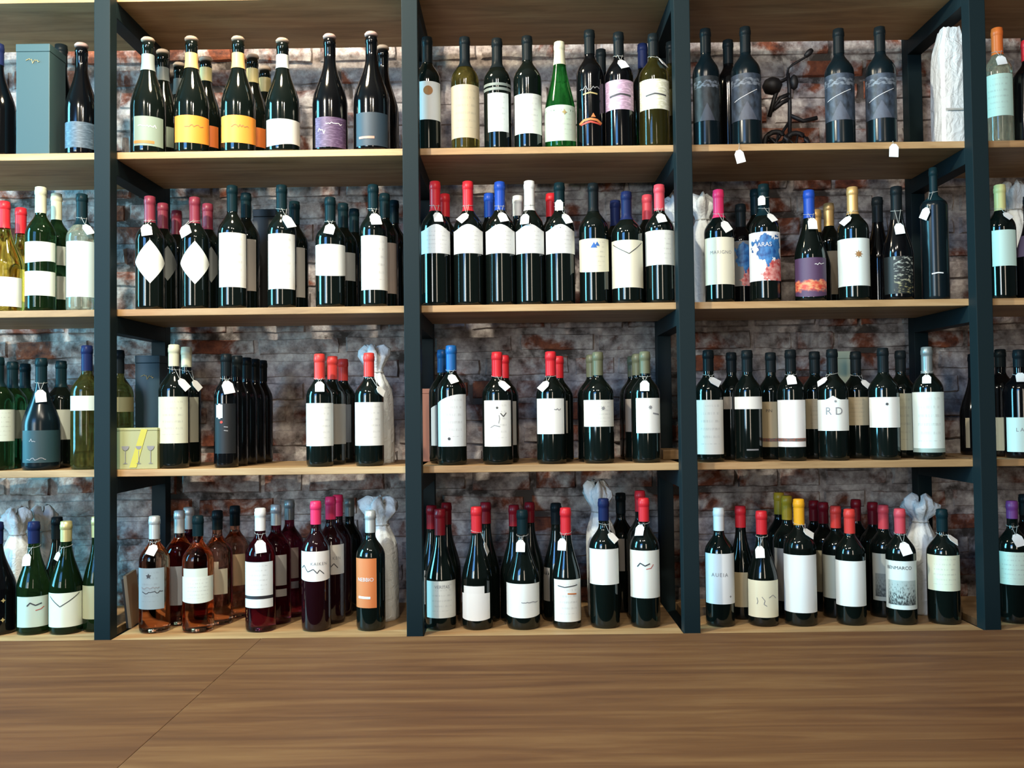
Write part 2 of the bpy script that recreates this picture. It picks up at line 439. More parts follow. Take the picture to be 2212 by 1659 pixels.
for x in post_x:
    upart('front_post', x - PW / 2, x + PW / 2, 0, PW, 0, 2.95, MATS['black_steel'])
    upart('rear_post', x - PW / 2, x + PW / 2, 0.36, 0.40, 0, 2.95, MATS['black_steel'])
    for s in SHELF_Z:
        upart('side_rail', x - PW / 2, x + PW / 2, PW, 0.36, s - T - 0.042, s - T - 0.0005, MATS['black_steel'])
for a, b in zip(post_x[:-1], post_x[1:]):
    for i, s in enumerate(SHELF_Z):
        if i == 4: upart('shelf_board', a + PW / 2 + .001, b - PW / 2 - .001, -0.004, 0.405, s - 0.022, s, MATS['pine_board'])
        else: upart('shelf_board', a + .0015 + PW * .3, b - .0015 - PW * .3, PW + .001, 0.358, s - T, s, MATS['pine_board'])

# low cabinet carcass under the bottom boards is hidden by the bar; the bar itself
BAR_Z, bar_far = CAM.z - 0.40, None
bar_far = at(1106, 1372, 0); dirv = (bar_far - CAM); bar_far = (CAM + dirv * (-0.40 / dirv.z)).y
bar = empty('bar_counter', (0, bar_far - 0.4, 0)); tag(bar, 'long worn brown wooden bar counter in the foreground', 'counter')
bar_near = bar_far - 0.86
jx = []
for py, pxx in ((1403, 531), (1505, 432)):
    p = at(pxx, py, 0); d = p - CAM; q = CAM + d * (-0.40 / d.z); jx.append(q.x)
JX = sum(jx) / len(jx)


def bpart(name, x0, x1, y0, y1, z0, z1, mat, bev):
    return bevel_box(name, x0, x1, y0 - (bar_far - 0.4), y1 - (bar_far - 0.4), z0, z1, mat, bar, bev)


bpart('top_slab', -2.3, JX - .0003, bar_near, bar_far, BAR_Z - .05, BAR_Z - .0003, MATS['bar_wood'], .0012)
bpart('top_slab', JX + .0003, 2.6, bar_near, bar_far, BAR_Z - .05, BAR_Z, MATS['bar_wood'], .0012)
bpart('front_panel', -2.25, 2.55, bar_near + .12, bar_near + .15, 0.08, BAR_Z - .05, MATS['cabinet_wood'], .002)
bpart('plinth', -2.2, 2.5, bar_near + .16, bar_far - .1, 0.0, 0.08, MATS['cabinet_wood'], .002)
for x in (-2.24, 0.1, 2.5): bpart('side_panel', x, x + .04, bar_near + .15, bar_far - .06, 0.08, BAR_Z - .05, MATS['cabinet_wood'], .002)

# ------------------------------------------------------------------ bottles
ROWZ = SHELF_Z[1:]
DEPTH = [0.092, 0.172, 0.250, 0.318]
ROWN = ['top shelf', 'second shelf', 'third shelf', 'bottom shelf']


def place_words(row, px):
    bay = 'far-left' if px < 222 else 'left' if px < 890 else 'middle' if px < 1487 else 'right' if px < 2128 else 'far-right'
    return ROWN[row] + ', ' + bay + ' bay'


SH = {'bx': (0.60, 0.79, 1.35), 'bu': (0.40, 0.81, 0.86), 'ch': (0.40, 0.80, 0.98), 'fl': (0.34, 0.95, 0.80), 'gr': (0.70, 0.80, 1.3)}


def prof_fn(shape, R, H):
    z0, z1, e = SH[shape]; rn = {'bx': .0129, 'bu': .0132, 'ch': .0150, 'fl': .0128, 'gr': .0095}[shape]

    def r(z):
        t = z / H
        if t <= z0: return R
        if t >= z1: return rn
        s = (t - z0) / (z1 - z0); return rn + (R - rn) * (0.5 + 0.5 * math.cos(math.pi * s ** e))
    return r, rn, z0 * H, z1 * H


def patch(name, r_of, th0, th1, top, bot, mat, parent, cols=12, rows=3, lift=0.0006):
    V, UV, F = [], [], []
    zmin = min(bot(-1 + 2 * i / cols) for i in range(cols + 1)); zmax = max(top(-1 + 2 * i / cols) for i in range(cols + 1))
    for i in range(cols + 1):
        u = i / cols; th = th0 + (th1 - th0) * u; a, b = bot(2 * u - 1), top(2 * u - 1)
        for j in range(rows + 1):
            z = a + (b - a) * j / rows; r = r_of(z) + lift
            V.append((r * math.sin(th), -r * math.cos(th), z)); UV.append((u, (z - zmin) / max(1e-6, zmax - zmin)))
    for i in range(cols):
        for j in range(rows):
            k = i * (rows + 1) + j; F.append((k, k + rows + 1, k + rows + 2, k + 1))
    return mesh_obj(name, V, F, mat, parent, True, UV)


_fonts = {}


def lettering(txt, size, r_of, th, z, mat, parent, lift=0.0012, name='lettering', spacing=1.0, italic=False):
    cu = bpy.data.curves.new('txt', 'FONT'); cu.body = txt; cu.size = size; cu.align_x = 'CENTER'; cu.align_y = 'CENTER'; cu.space_character = spacing
    cu.resolution_u = 3; cu.shear = 0.3 if italic else 0.0
    t = bpy.data.objects.new('txt', cu); me = bpy.data.meshes.new_from_object(t)
    me.name = name; bpy.data.objects.remove(t); bpy.data.curves.remove(cu)
    for v in me.vertices:
        zz = z + v.co.y; r = r_of(zz) + lift; a = th + v.co.x / r
        v.co = (r * math.sin(a), -r * math.cos(a), zz)
    me.materials.clear(); me.materials.append(mat)
    o = bpy.data.objects.new(name, me); COL.objects.link(o); o.parent = parent
    return o


def stroke(name, pts, w, r_of, mat, parent, lift=0.0012):
    """thin printed line on the round label through (theta, z) points"""
    V, F = [], []
    fine = []
    for (a0, z0), (a1, z1) in zip(pts[:-1], pts[1:]): fine += [(a0 + (a1 - a0) * k / 6, z0 + (z1 - z0) * k / 6) for k in range(6)]
    pts = fine + [pts[-1]]
    for i, (a, z) in enumerate(pts):
        p, q = pts[max(0, i - 1)], pts[min(len(pts) - 1, i + 1)]; R0 = r_of(z)
        dx, dz = (q[0] - p[0]) * R0, q[1] - p[1]; l = math.hypot(dx, dz) or 1
        nx, nz = -dz / l * w / 2, dx / l * w / 2
        for s in (1, -1):
            aa = a + s * nx / R0; zz = z + s * nz; r = r_of(zz) + lift; V.append((r * math.sin(aa), -r * math.cos(aa), zz))
    for i in range(len(pts) - 1): F.append((2 * i, 2 * i + 1, 2 * i + 3, 2 * i + 2))
    return mesh_obj(name, V, F, mat, parent)


INK = plain('ink_dark', (0.05, 0.05, 0.055), 0.6); INK_GREY = plain('ink_grey', (0.26, 0.26, 0.27), 0.6); INK_WHITE = plain('ink_white', (0.75, 0.75, 0.75), 0.6)
INK_BROWN = plain('ink_brown', (0.34, 0.17, 0.06), 0.6); INK_GOLD = plain('ink_gold', (0.42, 0.33, 0.14), 0.45); INK_BLUE = plain('ink_blue', (0.03, 0.13, 0.42), 0.6)
INK_RED = plain('ink_red', (0.5, 0.06, 0.04), 0.6); INK_ORANGE = plain('ink_orange', (0.62, 0.20, 0.06), 0.6)
PAPER = plain('tag_paper', (0.86, 0.87, 0.84), 0.7); STRING = plain('tag_string', (0.45, 0.45, 0.42), 0.8)
CORK = plain('cork', (0.36, 0.27, 0.20), 0.8); CORK_PINK = plain('cork_pinkish', (0.45, 0.30, 0.26), 0.8)
WHITE, CREAM, TAN, PALE, GREY = (240, 243, 241), (233, 229, 205), (205, 190, 155), (222, 236, 228), (150, 160, 165)  # back-row twins below use greyer label colours: shade painted into the paper
BOTTLES = []


def bottle(row, xc, ytop, w, d, shape, glass, cap, desc, L=(), tags=(), capb=None, cork=None, band=None, ym=None, name='wine_bottle', art=()):
    Y = DEPTH[d] if isinstance(d, int) else d
    zb = ROWZ[row]
    ymid = ym or (ytop + 150)
    X = at(xc, ymid, Y).x; H = at(xc, ytop, Y).z - zb
    dist = Y - CAM.y; R = w / 2 * dist / FPX
    root = empty(name, (X, Y, zb + 0.0003))
    tag(root, desc + ', ' + place_words(row, xc), 'bottle', 'bottles on the ' + ROWN[row])
    BOTTLES.append((X, Y, R, row, desc))
    r_of, rn, zs0, zs1 = prof_fn(shape, R, H)
    thc = math.atan2(-X, dist)                                 # direction of the viewer's side
    pts = [(R * .80, 0.0), (R * .93, .0015), (R * .985, .006), (R, .012), (R, zs0 * .5), (R, zs0)]
    n = 12
    pts += [(r_of(zs0 + (zs1 - zs0) * k / n), zs0 + (zs1 - zs0) * k / n) for k in range(1, n + 1)]
    htop = H - (0.012 if cork else 0.0)
    lip = [(rn, htop - .020), (rn + .0009, htop - .019), (rn + .0009, htop - .008), (rn, htop - .006), (rn * .98, htop - .001), (rn * .85, htop)]
    if lip[0][1] > zs1: pts += lip
    else: pts += [p for p in lip if p[1] > zs1 + .002]
    V, F = lathe(pts); mesh_obj('glass', V, F, GLASS[glass], root, True)
    zpx = lambda y: at(xc, y, Y - R).z - zb
    if cork:
        V, F = lathe([(rn * .80, htop), (rn * 1.12, htop + .002), (rn * 1.15, htop + .006), (rn * .9, htop + .0105), (rn * .45, htop + .012)], 20); mesh_obj('cork', V, F, cork, root, True)
    if cap:
        zc = zpx(capb) if capb else H - 0.058
        ps = [(r_of(zc) + .0007, zc)]
        zz = zc
        while zz < H - .021:
            zz = min(zz + .006, H - .0205); ps.append((r_of(zz) + .0007, zz))
        ps += [(rn + .0017, H - .0195), (rn + .0017, H - .009), (rn + .0009, H - .0075), (rn + .0006, H - .001), (rn * .8, H + .0006)]
        V, F = lathe(ps, 24, True, False); mesh_obj('capsule', V, F, cap_mat(cap), root, True)
    if band:
        z0, z1 = zpx(band[1]), zpx(band[0])
        ps = [(r_of(z0 + (z1 - z0) * k / 4) + .0011, z0 + (z1 - z0) * k / 4) for k in range(5)]
        V, F = lathe(ps, 24, False, False); mesh_obj('neck_band', V, F, plain('band_%s' % band[2], CAPS[band[2]], 0.4), root, True)
    Rp = R * FPX / dist
    ang = lambda px, r=Rp: thc + math.asin(max(-.97, min(.97, (px - xc) / r)))
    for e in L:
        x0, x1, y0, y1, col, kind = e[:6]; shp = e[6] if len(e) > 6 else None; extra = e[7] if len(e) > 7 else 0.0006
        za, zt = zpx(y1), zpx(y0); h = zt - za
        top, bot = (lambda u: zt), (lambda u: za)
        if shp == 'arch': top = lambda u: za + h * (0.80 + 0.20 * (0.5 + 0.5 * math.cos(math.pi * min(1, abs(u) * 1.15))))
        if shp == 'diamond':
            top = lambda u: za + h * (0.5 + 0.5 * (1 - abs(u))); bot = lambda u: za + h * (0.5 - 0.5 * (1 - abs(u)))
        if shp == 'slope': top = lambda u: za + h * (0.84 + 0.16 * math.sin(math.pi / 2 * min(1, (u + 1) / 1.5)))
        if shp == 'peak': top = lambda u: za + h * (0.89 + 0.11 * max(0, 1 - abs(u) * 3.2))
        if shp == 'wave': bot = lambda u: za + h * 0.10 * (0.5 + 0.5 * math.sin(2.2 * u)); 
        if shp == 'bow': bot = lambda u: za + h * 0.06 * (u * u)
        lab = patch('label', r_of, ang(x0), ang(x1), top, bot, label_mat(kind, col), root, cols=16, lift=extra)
    for a in art:
        k = a[0]
        if k == 'text':
            _, tx, ty, s, txt, ink = a[:6]; lettering(txt, s * dist / FPX, r_of, ang(tx), zpx(ty), ink, root, spacing=a[6] if len(a) > 6 else 1.0, italic=len(a) > 7)
        elif k == 'line':
            _, ptl, wd, ink = a; stroke('printed_line', [(ang(px), zpx(py)) for px, py in ptl], wd * dist / FPX, r_of, ink, root)
        elif k == 'scrib':                                     # unreadable handwriting
            _, tx, ty, sw, sh_, ink = a; rs = random.Random(int(tx * 3 + ty)); nn = max(6, int(sw / 3))
            stroke('printed_script', [(ang(tx - sw / 2 + sw * q / nn), zpx(ty + rs.uniform(-.5, .5) * sh_)) for q in range(nn + 1)], 1.5 * dist / FPX, r_of, ink, root)
        elif k == 'disc':
            _, tx, ty, s, ink, sides = a; q = s * dist / FPX
            c = ang(tx); zc = zpx(ty); V = [((r_of(zc) + .0014) * math.sin(c), -(r_of(zc) + .0014) * math.cos(c), zc)]
            for j in range(sides * 2):
                rr = q * (1.0 if (j % 2 == 0 or sides > 11) else 0.5); aa = math.pi * j / sides
                zz = zc + rr * math.cos(aa); tt = c + rr * math.sin(aa) / R; r = r_of(zz) + .0013
                V.append((r * math.sin(tt), -r * math.cos(tt), zz))
            mesh_obj('emblem', V, [(0, 1 + (j + 1) % (len(V) - 1), 1 + j) for j in range(len(V) - 1)], ink, root)
    for t in tags:
        tx, ty, rot = t[:3]; sc = t[3] if len(t) > 3 else 1.0
        z = zpx(ty); r = r_of(z); slope = (r_of(z + .004) - r_of(z - .004)) / .008
        beta = min(0.85, math.atan(-slope) if slope < 0 else 0)
        a = thc + math.asin(max(-.95, min(.95, (tx - xc) * dist / FPX / max(r, .024))))
        n = Vector((math.sin(a) * math.cos(beta), -math.cos(a) * math.cos(beta), math.sin(beta)))
        side = Vector((math.cos(a), math.sin(a), 0)); up = n.cross(side) * -1
        if up.z < 0: up = -up
        c = Vector((max(r, .02) * math.sin(a), -max(r, .02) * math.cos(a), z)) + n * .0055
        hw, hh = .0115 * sc, .0150 * sc
        out = [(-hw, -hh), (hw, -hh), (hw, hh * .45), (hw * .45, hh), (-hw * .45, hh), (-hw, hh * .45)]
        cr, sr = math.cos(rot), math.sin(rot); V = []
        for lay in (0.0005, -0.0005):
            for p, q in out: V.append(tuple(c + side * (p * cr - q * sr) + up * (p * sr + q * cr) + n * lay))
        F = [tuple(range(6)), tuple(range(11, 5, -1))] + [(i, i + 6, (i + 1) % 6 + 6, (i + 1) % 6) for i in range(6)]
        tg = mesh_obj('price_tag', V, F, PAPER, root)
        zn = max(z + .012, min(zs1 + .006, H - .062)); rr = r_of(zn) + .0016
        hole = c + side * (-hh * .8 * sr) + up * (hh * .8 * cr) + n * .001
        ring = [(rr * math.sin(q), -rr * math.cos(q), zn + .003 * math.cos(q - a + math.pi)) for q in [2 * math.pi * k / 14 for k in range(15)]]
        e1 = Vector((rr * math.sin(a - .5), -rr * math.cos(a - .5), zn)); e2 = Vector((rr * math.sin(a + .5), -rr * math.cos(a + .5), zn))
        V, F = merge([tube(ring, .0006, 4), tube([e1, hole], .0006, 4), tube([e2, hole], .0006, 4)])
        mesh_obj('string', V, F, STRING, tg)
    return root


def wrapped(row, xc, ytop, w, Y, desc, knot=0.22, flare=1.0, tilt=0.0, ym=None):
    """bottle wrapped in white tissue paper gathered at the neck"""
    zb = ROWZ[row]; X = at(xc, ym or ytop + 150, Y).x; H = at(xc, ytop, Y).z - zb; dist = Y - CAM.y; R = w / 2 * dist / FPX
    rnd = random.Random(int(xc) * 7 + row); root = empty('wrapped_bottle', (X, Y, zb + .0004))
    tag(root, desc + ', ' + place_words(row, xc), 'bottle', 'wrapped bottles')
    seg = 40; V, F = [], []
    ph = [rnd.uniform(0, 6.28) for _ in range(6)]
    prof = [(0.0, .96), (.02, 1.0), (.3, 1.0), (.55, .98), (.64, .90), (.70, .74), (.755, .56), (.79, .46)]
    for t, q in prof:
        for k in range(seg):
            a = 2 * math.pi * k / seg; fold = (0.03 + 0.10 * max(0, t - .4)) * math.sin(9 * a + ph[0] + 3 * t) + .025 * math.sin(17 * a + ph[1] - 8 * t) + rnd.uniform(-.012, .012)
            r = R * q * (1 + fold); V.append((r * math.sin(a) + tilt * H * t * t, -r * math.cos(a), H * t))
    for i in range(len(prof) - 1):
        for k in range(seg):
            k2 = (k + 1) % seg; F.append((i * seg + k, i * seg + k2, (i + 1) * seg + k2, (i + 1) * seg + k))
    F.append(tuple(range(seg - 1, -1, -1)))
    m = MATS.get('tissue_paper') or tissue()
    mesh_obj('paper_sleeve', V, F, m, root, True)
    V, F = [], []
    prof = [(.785, .46), (.82, .50), (.87, .70 * flare), (.92, .86 * flare), (.965, .80 * flare), (1.0, .50 * flare), (.985, .15)]
    for t, q in prof:
        for k in range(seg):
            a = 2 * math.pi * k / seg; fold = .20 * math.sin(5 * a + ph[2]) + .13 * math.sin(11 * a + ph[3] + 9 * t) + rnd.uniform(-.05, .05)
            r = R * q * (1 + fold * (t - .76) * 5); dz = .012 * math.sin(4 * a + ph[4]) * (t - .78) * 4
            V.append((r * math.sin(a) + tilt * H * t * t, -r * math.cos(a), H * t + dz))
    for i in range(len(prof) - 1):
        for k in range(seg):
            k2 = (k + 1) % seg; F.append((i * seg + k, i * seg + k2, (i + 1) * seg + k2, (i + 1) * seg + k))
    mesh_obj('gathered_top', V, F, m, root, True)
    ring = [(R * .50 * math.sin(q) + tilt * H * .62, -R * .50 * math.cos(q), H * .787) for q in [2 * math.pi * k / 16 for k in range(17)]]
    V, F = tube(ring, .0022, 5); mesh_obj('tie', V, F, STRING, root)
    return root


def tissue():
    m, nt, p = new_mat('tissue_paper'); L = nt.links.new
    g = N(nt, 'ShaderNodeTexCoord'); n = N(nt, 'ShaderNodeTexNoise', i_Scale=38.0, i_Detail=5.0, i_Distortion=1.5); L(g.outputs['Object'], n.inputs['Vector'])
    b = N(nt, 'ShaderNodeBump', i_Strength=0.8, i_Distance=0.006); L(n.outputs['Fac'], b.inputs['Height']); L(b.outputs[0], p.inputs['Normal'])
    p.inputs['Base Color'].default_value = (0.74, 0.78, 0.78, 1); p.inputs['Roughness'].default_value = 0.6
    MATS['tissue_paper'] = m; return m


def carton(row, x0, x1, ytop, Y, depth, col, name, label, cat='box', rough=0.5):
    zb = ROWZ[row]; a = at(x0, ytop + 60, Y); b = at(x1, ytop + 60, Y); h = at((x0 + x1) / 2, ytop, Y).z - zb
    cx = (a.x + b.x) / 2; root = empty(name, (cx, Y + depth / 2, zb + .0004))
    tag(root, label, cat)
    hw = (b.x - a.x) / 2
    bevel_box('body', -hw, hw, -depth / 2, depth / 2, 0, h * .93, plain('carton_%d_%d' % (row, int(x0)), lin(col), rough), root, .0015)
    bevel_box('lid', -hw - .0008, hw + .0008, -depth / 2 - .0008, depth / 2 + .0008, h * .93 + .0003, h, plain('carton_%d_%d' % (row, int(x0)), lin(col), rough), root, .0015)
    return root, hw, h, depth

b = bottle
ORANGE, LILAC, PURPLE, SLATE, SAGE = (232, 146, 52), (172, 144, 166), (78, 58, 88), (50, 66, 84), (128, 146, 134)
# ---------------------------------------------------------------- top shelf
b(0, -6, 96, 76, 0, 'ch', 'black', 'navy', 'dark navy bottle cut by the photo edge', capb=128)
b(0, 132, 98, 70, 0.20, 'ch', 'black', 'black', 'black bottle half behind the slate gift box', capb=130)
b(0, 176, 94, 66, 0, 'ch', 'black', None, 'sparkling bottle with blue-grey label beside the post', [(143, 206, 262, 318, (66, 84, 98), 'streaks')], cork=CORK_PINK)
b(0, 320, 82, 74, 0, 'ch', 'dark', None, 'sparkling bottle with sage label and orange strip', [(292, 350, 250, 314, SAGE, 'plain'), (292, 332, 303, 309, (210, 120, 60), 'plain', None, .0012)], band=(106, 142, 'grey'), cork=CORK,
  art=[('scrib', 318, 272, 36, 8, INK_WHITE)])
b(0, 352, 108, 66, 0.178, 'ch', 'dark', None, 'sparkling bottle behind the sage-labelled one', [(330, 374, 272, 316, SAGE, 'plain')], band=(136, 166, 'grey'), cork=CORK)
b(0, 388, 136, 60, 0.258, 'ch', 'dark', None, 'grey-banded sparkling bottle peeping from the back row', band=(162, 198, 'grey'), cork=CORK)
b(0, 414, 80, 74, 0, 'ch', 'dark', None, 'sparkling bottle with orange label, the left of the two', [(380, 449, 248, 308, ORANGE, 'plain', 'bow')], band=(103, 137, 'gold'), cork=CORK,
  art=[('scrib', 418, 271, 38, 6, INK_BROWN)])
b(0, 445, 124, 68, 0.178, 'ch', 'dark', None, 'gold-banded sparkling bottle behind the left orange label', [(412, 470, 270, 316, (190, 100, 40), 'plain')], band=(136, 166, 'palegold'), cork=CORK)
b(0, 515, 80, 74, 0, 'ch', 'dark', None, 'sparkling bottle with orange label, the right of the two', [(480, 551, 248, 308, ORANGE, 'plain', 'bow')], band=(103, 137, 'gold'), cork=CORK,
  art=[('scrib', 518, 271, 36, 6, INK_BROWN)])
b(0, 546, 118, 68, 0.178, 'ch', 'dark', None, 'gold-banded sparkling bottle behind the right orange label', [(516, 582, 274, 316, (205, 110, 45), 'plain')], band=(138, 170, 'palegold'), cork=CORK)
b(0, 573, 144, 58, 0.258, 'ch', 'dark', None, 'gold-banded sparkling bottle furthest back near the white label', band=(160, 192, 'palegold'), cork=CORK)
b(0, 611, 84, 74, 0, 'ch', 'dark', None, 'sparkling bottle with white label and pale neck band', [(577, 646, 256, 314, (222, 222, 216), 'plain', 'wave')], band=(107, 137, 'silver'), cork=CORK)
b(0, 713, 75, 76, 0, 'ch', 'black', None, 'slim-necked sparkling bottle with purple label', [(682, 746, 252, 317, PURPLE, 'streaks')], cork=CORK_PINK, art=[('scrib', 720, 266, 34, 7, INK_WHITE), ('scrib', 695, 285, 14, 18, INK_WHITE)])
b(0, 803, 70, 80, 0, 'ch', 'black', None, 'dark sparkling bottle with slate label and tall neck', [(770, 836, 242, 314, (40, 56, 68), 'plain'), (776, 808, 294, 299, (190, 140, 120), 'plain', None, .0012)], cork=CORK_PINK)
b(0, 828, 99, 68, 0.182, 'ch', 'black', None, 'dark sparkling bottle half behind the slate label', cork=CORK)
b(0, 924, 82, 58, 0, 'bx', 'dark', 'black', 'dark bottle with white label and round brown emblem', [(899, 951, 175, 258, (208, 214, 214), 'plain')], capb=128, art=[('disc', 925, 195, 10, INK_BROWN, 14)])
b(0, 1005, 82, 62, 0, 'bx', 'olive', 'black', 'bottle with a tall tan label', [(975, 1035, 182, 297, (190, 178, 150), 'print')], capb=138)
b(0, 1075, 85, 60, 0, 'bx', 'dark', 'black', 'dark bottle with white label under a striped collar', [(1054, 1098, 200, 284, (205, 216, 216), 'print'), (1046, 1104, 178, 184, (120, 132, 128), 'plain'), (1046, 1104, 188, 194, (120, 132, 128), 'plain')], capb=140)
b(0, 1140, 80, 62, 0, 'bx', 'dark', 'black', 'dark bottle with low square white label', [(1112, 1169, 202, 288, (214, 220, 214), 'print')], capb=122)
b(0, 1210, 92, 68, 0, 'fl', 'green', 'cream', 'slender green flute bottle with pale label and cream capsule', [(1177, 1243, 226, 304, (196, 214, 198), 'print', 'bow')], capb=130, art=[('disc', 1219, 242, 6, INK_GOLD, 4)])
b(0, 1275, 67, 60, 0, 'bx', 'black', 'black', 'black bottle printed with an orange hat', capb=108,
  art=[('disc', 1281, 250, 6, INK_ORANGE, 3), ('line', [(1252, 266), (1262, 259), (1275, 257), (1288, 259), (1298, 266)], 5, INK_ORANGE), ('line', [(1255, 268), (1275, 263), (1296, 268)], 4, INK_RED), ('scrib', 1274, 190, 40, 10, INK_GREY), ('line', [(1260, 203), (1275, 200), (1290, 203)], 3, INK_GOLD)])
b(0, 1300, 108, 58, 2, 'bx', 'black', 'black', 'black bottle peeping beside the orange hat', capb=150)
b(0, 1338, 72, 62, 0, 'bx', 'black', 'black', 'dark bottle with a lilac label', [(1307, 1369, 172, 236, LILAC, 'streaks')], [(1345, 140, .35)], capb=112, art=[('line', [(1318, 208), (1340, 203), (1362, 206)], 4, INK)])
b(0, 1390, 96, 56, 2, 'bx', 'dark', 'navy', 'navy-capped bottle behind the lilac and cream labels', capb=140)
b(0, 1413, 75, 66, 0, 'bx', 'olive', 'black', 'olive glass bottle with cream label', [(1383, 1446, 170, 235, (205, 206, 180), 'streaks')], [(1431, 131, -.3)], capb=112, art=[('line', [(1396, 206), (1415, 202), (1438, 205)], 3, INK)])
b(0, 1452, 92, 54, 1, 'bx', 'olive', 'black', 'olive bottle with tan label against the dark post', [(1432, 1468, 192, 250, (120, 112, 84), 'plain')], capb=130)
b(0, 1526, 64, 58, 0, 'bx', 'slate', 'black', 'dark bottle with mountain label hugging the post', [(1500, 1552, 163, 260, (40, 48, 52), 'peaks')], capb=106)
b(0, 1575, 88, 56, 1, 'bx', 'black', 'black', 'plain black bottle between two mountain labels', capb=130)
MT = (58, 70, 86)
b(0, 1612, 60, 64, 0, 'bx', 'slate', 'black', 'dark mountain-label bottle left of the iron holder', [(1580, 1644, 157, 258, MT, 'peaks')], capb=104, art=[('line', [(1588, 216), (1610, 206), (1634, 192)], 1.1, INK_WHITE)])
b(0, 1814, 64, 62, 0, 'bx', 'slate', 'black', 'dark mountain-label bottle right of the iron holder', [(1782, 1844, 157, 258, MT, 'peaks')], capb=106, art=[('line', [(1790, 214), (1812, 204), (1836, 192)], 1.1, INK_WHITE)])
b(0, 1903, 60, 64, 0, 'bx', 'slate', 'black', 'dark mountain-label bottle nearest the white package', [(1871, 1935, 157, 254, MT, 'peaks')], capb=102, art=[('line', [(1880, 216), (1902, 204), (1928, 190)], 1.1, INK_WHITE)])
b(0, 2157, 62, 58, 0, 'bx', 'pale', 'orange', 'pale bottle with orange capsule and mint label', [(2129, 2184, 158, 249, (186, 216, 202), 'print')], [(2163, 132, .1)], capb=110)
b(0, 2222, 88, 62, 0, 'bx', 'black', 'red', 'dark bottle with red capsule at the photo edge', capb=122)
# ---------------------------------------------------------------- second shelf
b(1, 9, 436, 80, 0, 'bu', 'yellow', 'red', 'golden wine bottle with red capsule', [(-30, 42, 597, 661, (226, 238, 232), 'plain')], capb=486)
b(1, 45, 450, 60, 0.182, 'bu', 'yellow', 'red', 'red-capped bottle behind the golden wine', capb=500)
TW = (226, 238, 228)
b(1, 88, 405, 62, 0, 'bx', 'bottle_green', 'cream', 'green bottle with two stacked white labels', [(58, 116, 521, 567, TW, 'plain', 'wave'), (58, 116, 585, 638, TW, 'plain')], capb=455)
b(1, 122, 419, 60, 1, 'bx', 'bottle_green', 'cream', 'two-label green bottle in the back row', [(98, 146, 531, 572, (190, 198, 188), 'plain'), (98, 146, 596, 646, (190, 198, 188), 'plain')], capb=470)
b(1, 177, 420, 64, 0, 'bx', 'pale', 'teal', 'pale bottle with a tall white label beside the post', [(147, 208, 520, 641, (216, 236, 232), 'plain')], [(187, 496, .4)], capb=482)
DW = (232, 240, 236)
b(1, 324, 425, 60, 0, 'bx', 'dark', 'maroon', 'diamond-label bottle, the left of two in front', [(294, 356, 517, 612, DW, 'plain', 'diamond')], [(318, 499, .2, 1.15)], capb=476)
b(1, 352, 440, 58, 1, 'bx', 'dark', 'maroon', 'maroon-capped bottle behind the left diamond label', [(334, 380, 530, 606, (120, 128, 128), 'plain', 'diamond')], capb=490)  # same white diamond, greyed to paint in the back-row shade
b(1, 382, 456, 54, 2, 'bx', 'dark', 'maroon', 'maroon-capped bottle furthest back between the diamond labels', capb=503)
b(1, 421, 427, 60, 0, 'bx', 'dark', 'maroon', 'diamond-label bottle, the right of two in front', [(391, 453, 520, 614, DW, 'plain', 'diamond')], [(404, 500, .6, 1.3)], capb=478)
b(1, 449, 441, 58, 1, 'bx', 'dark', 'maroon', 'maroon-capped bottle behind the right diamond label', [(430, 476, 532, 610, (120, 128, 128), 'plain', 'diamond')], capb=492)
W1 = (240, 240, 234)
b(1, 502, 402, 62, 0, 'bx', 'dark', 'teal', 'dark bottle with tall white label and no tag', [(475, 530, 502, 620, W1, 'print')], capb=452)
b(1, 532, 418, 58, 1, 'bx', 'dark', 'teal', 'dark bottle behind the tagless tall label', [(510, 552, 516, 628, (160, 156, 150), 'plain')], capb=466)  # white label of the file, its shade put into the colour
b(1, 609, 401, 62, 0, 'bx', 'dark', 'teal', 'tall white-label bottle with round tag, mid bay', [(581, 636, 504, 624, W1, 'print')], [(621, 479, .3, 1.25)], capb=450)
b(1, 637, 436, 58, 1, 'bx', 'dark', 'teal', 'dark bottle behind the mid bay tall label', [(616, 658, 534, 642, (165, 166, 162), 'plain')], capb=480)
b(1, 714, 427, 64, 0, 'bx', 'dark', 'teal', 'shorter bottle with a square white label', [(682, 747, 527, 596, W1, 'plain', 'bow')], [(713, 497, -.2, 1.1)], capb=476)
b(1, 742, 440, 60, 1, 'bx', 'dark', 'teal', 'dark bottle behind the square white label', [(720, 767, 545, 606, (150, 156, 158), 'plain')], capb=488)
b(1, 766, 452, 58, 2, 'bx', 'dark', 'teal', 'dark bottle furthest back behind the square label', capb=498)
b(1, 807, 400, 60, 0, 'bx', 'dark', 'teal', 'tall white-label bottle with round tag near the post', [(781, 837, 508, 626, W1, 'print')], [(811, 475, .1, 1.2)], capb=450)
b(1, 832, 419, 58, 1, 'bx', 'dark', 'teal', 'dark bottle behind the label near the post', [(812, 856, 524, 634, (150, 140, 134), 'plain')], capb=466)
b(1, 852, 434, 54, 2, 'bx', 'dark', 'teal', 'dark bottle furthest back against the post', capb=478)
AR = (228, 231, 230)
b(1, 941, 393, 64, 0, 'bx', 'dark', 'red', 'arched-label bottle with red capsule beside the post', [(911, 973, 484, 547, AR, 'print', 'arch')], [(946, 471, .05)], capb=451)
b(1, 962, 420, 58, 1, 'bx', 'dark', 'red', 'red-capped bottle behind the arched label by the post', capb=464)
b(1, 1012, 393, 64, 0, 'bx', 'dark', 'red', 'arched-label bottle with red capsule, second from the post', [(980, 1044, 484, 547, AR, 'print', 'arch')], [(1003, 472, -.7)], capb=451)
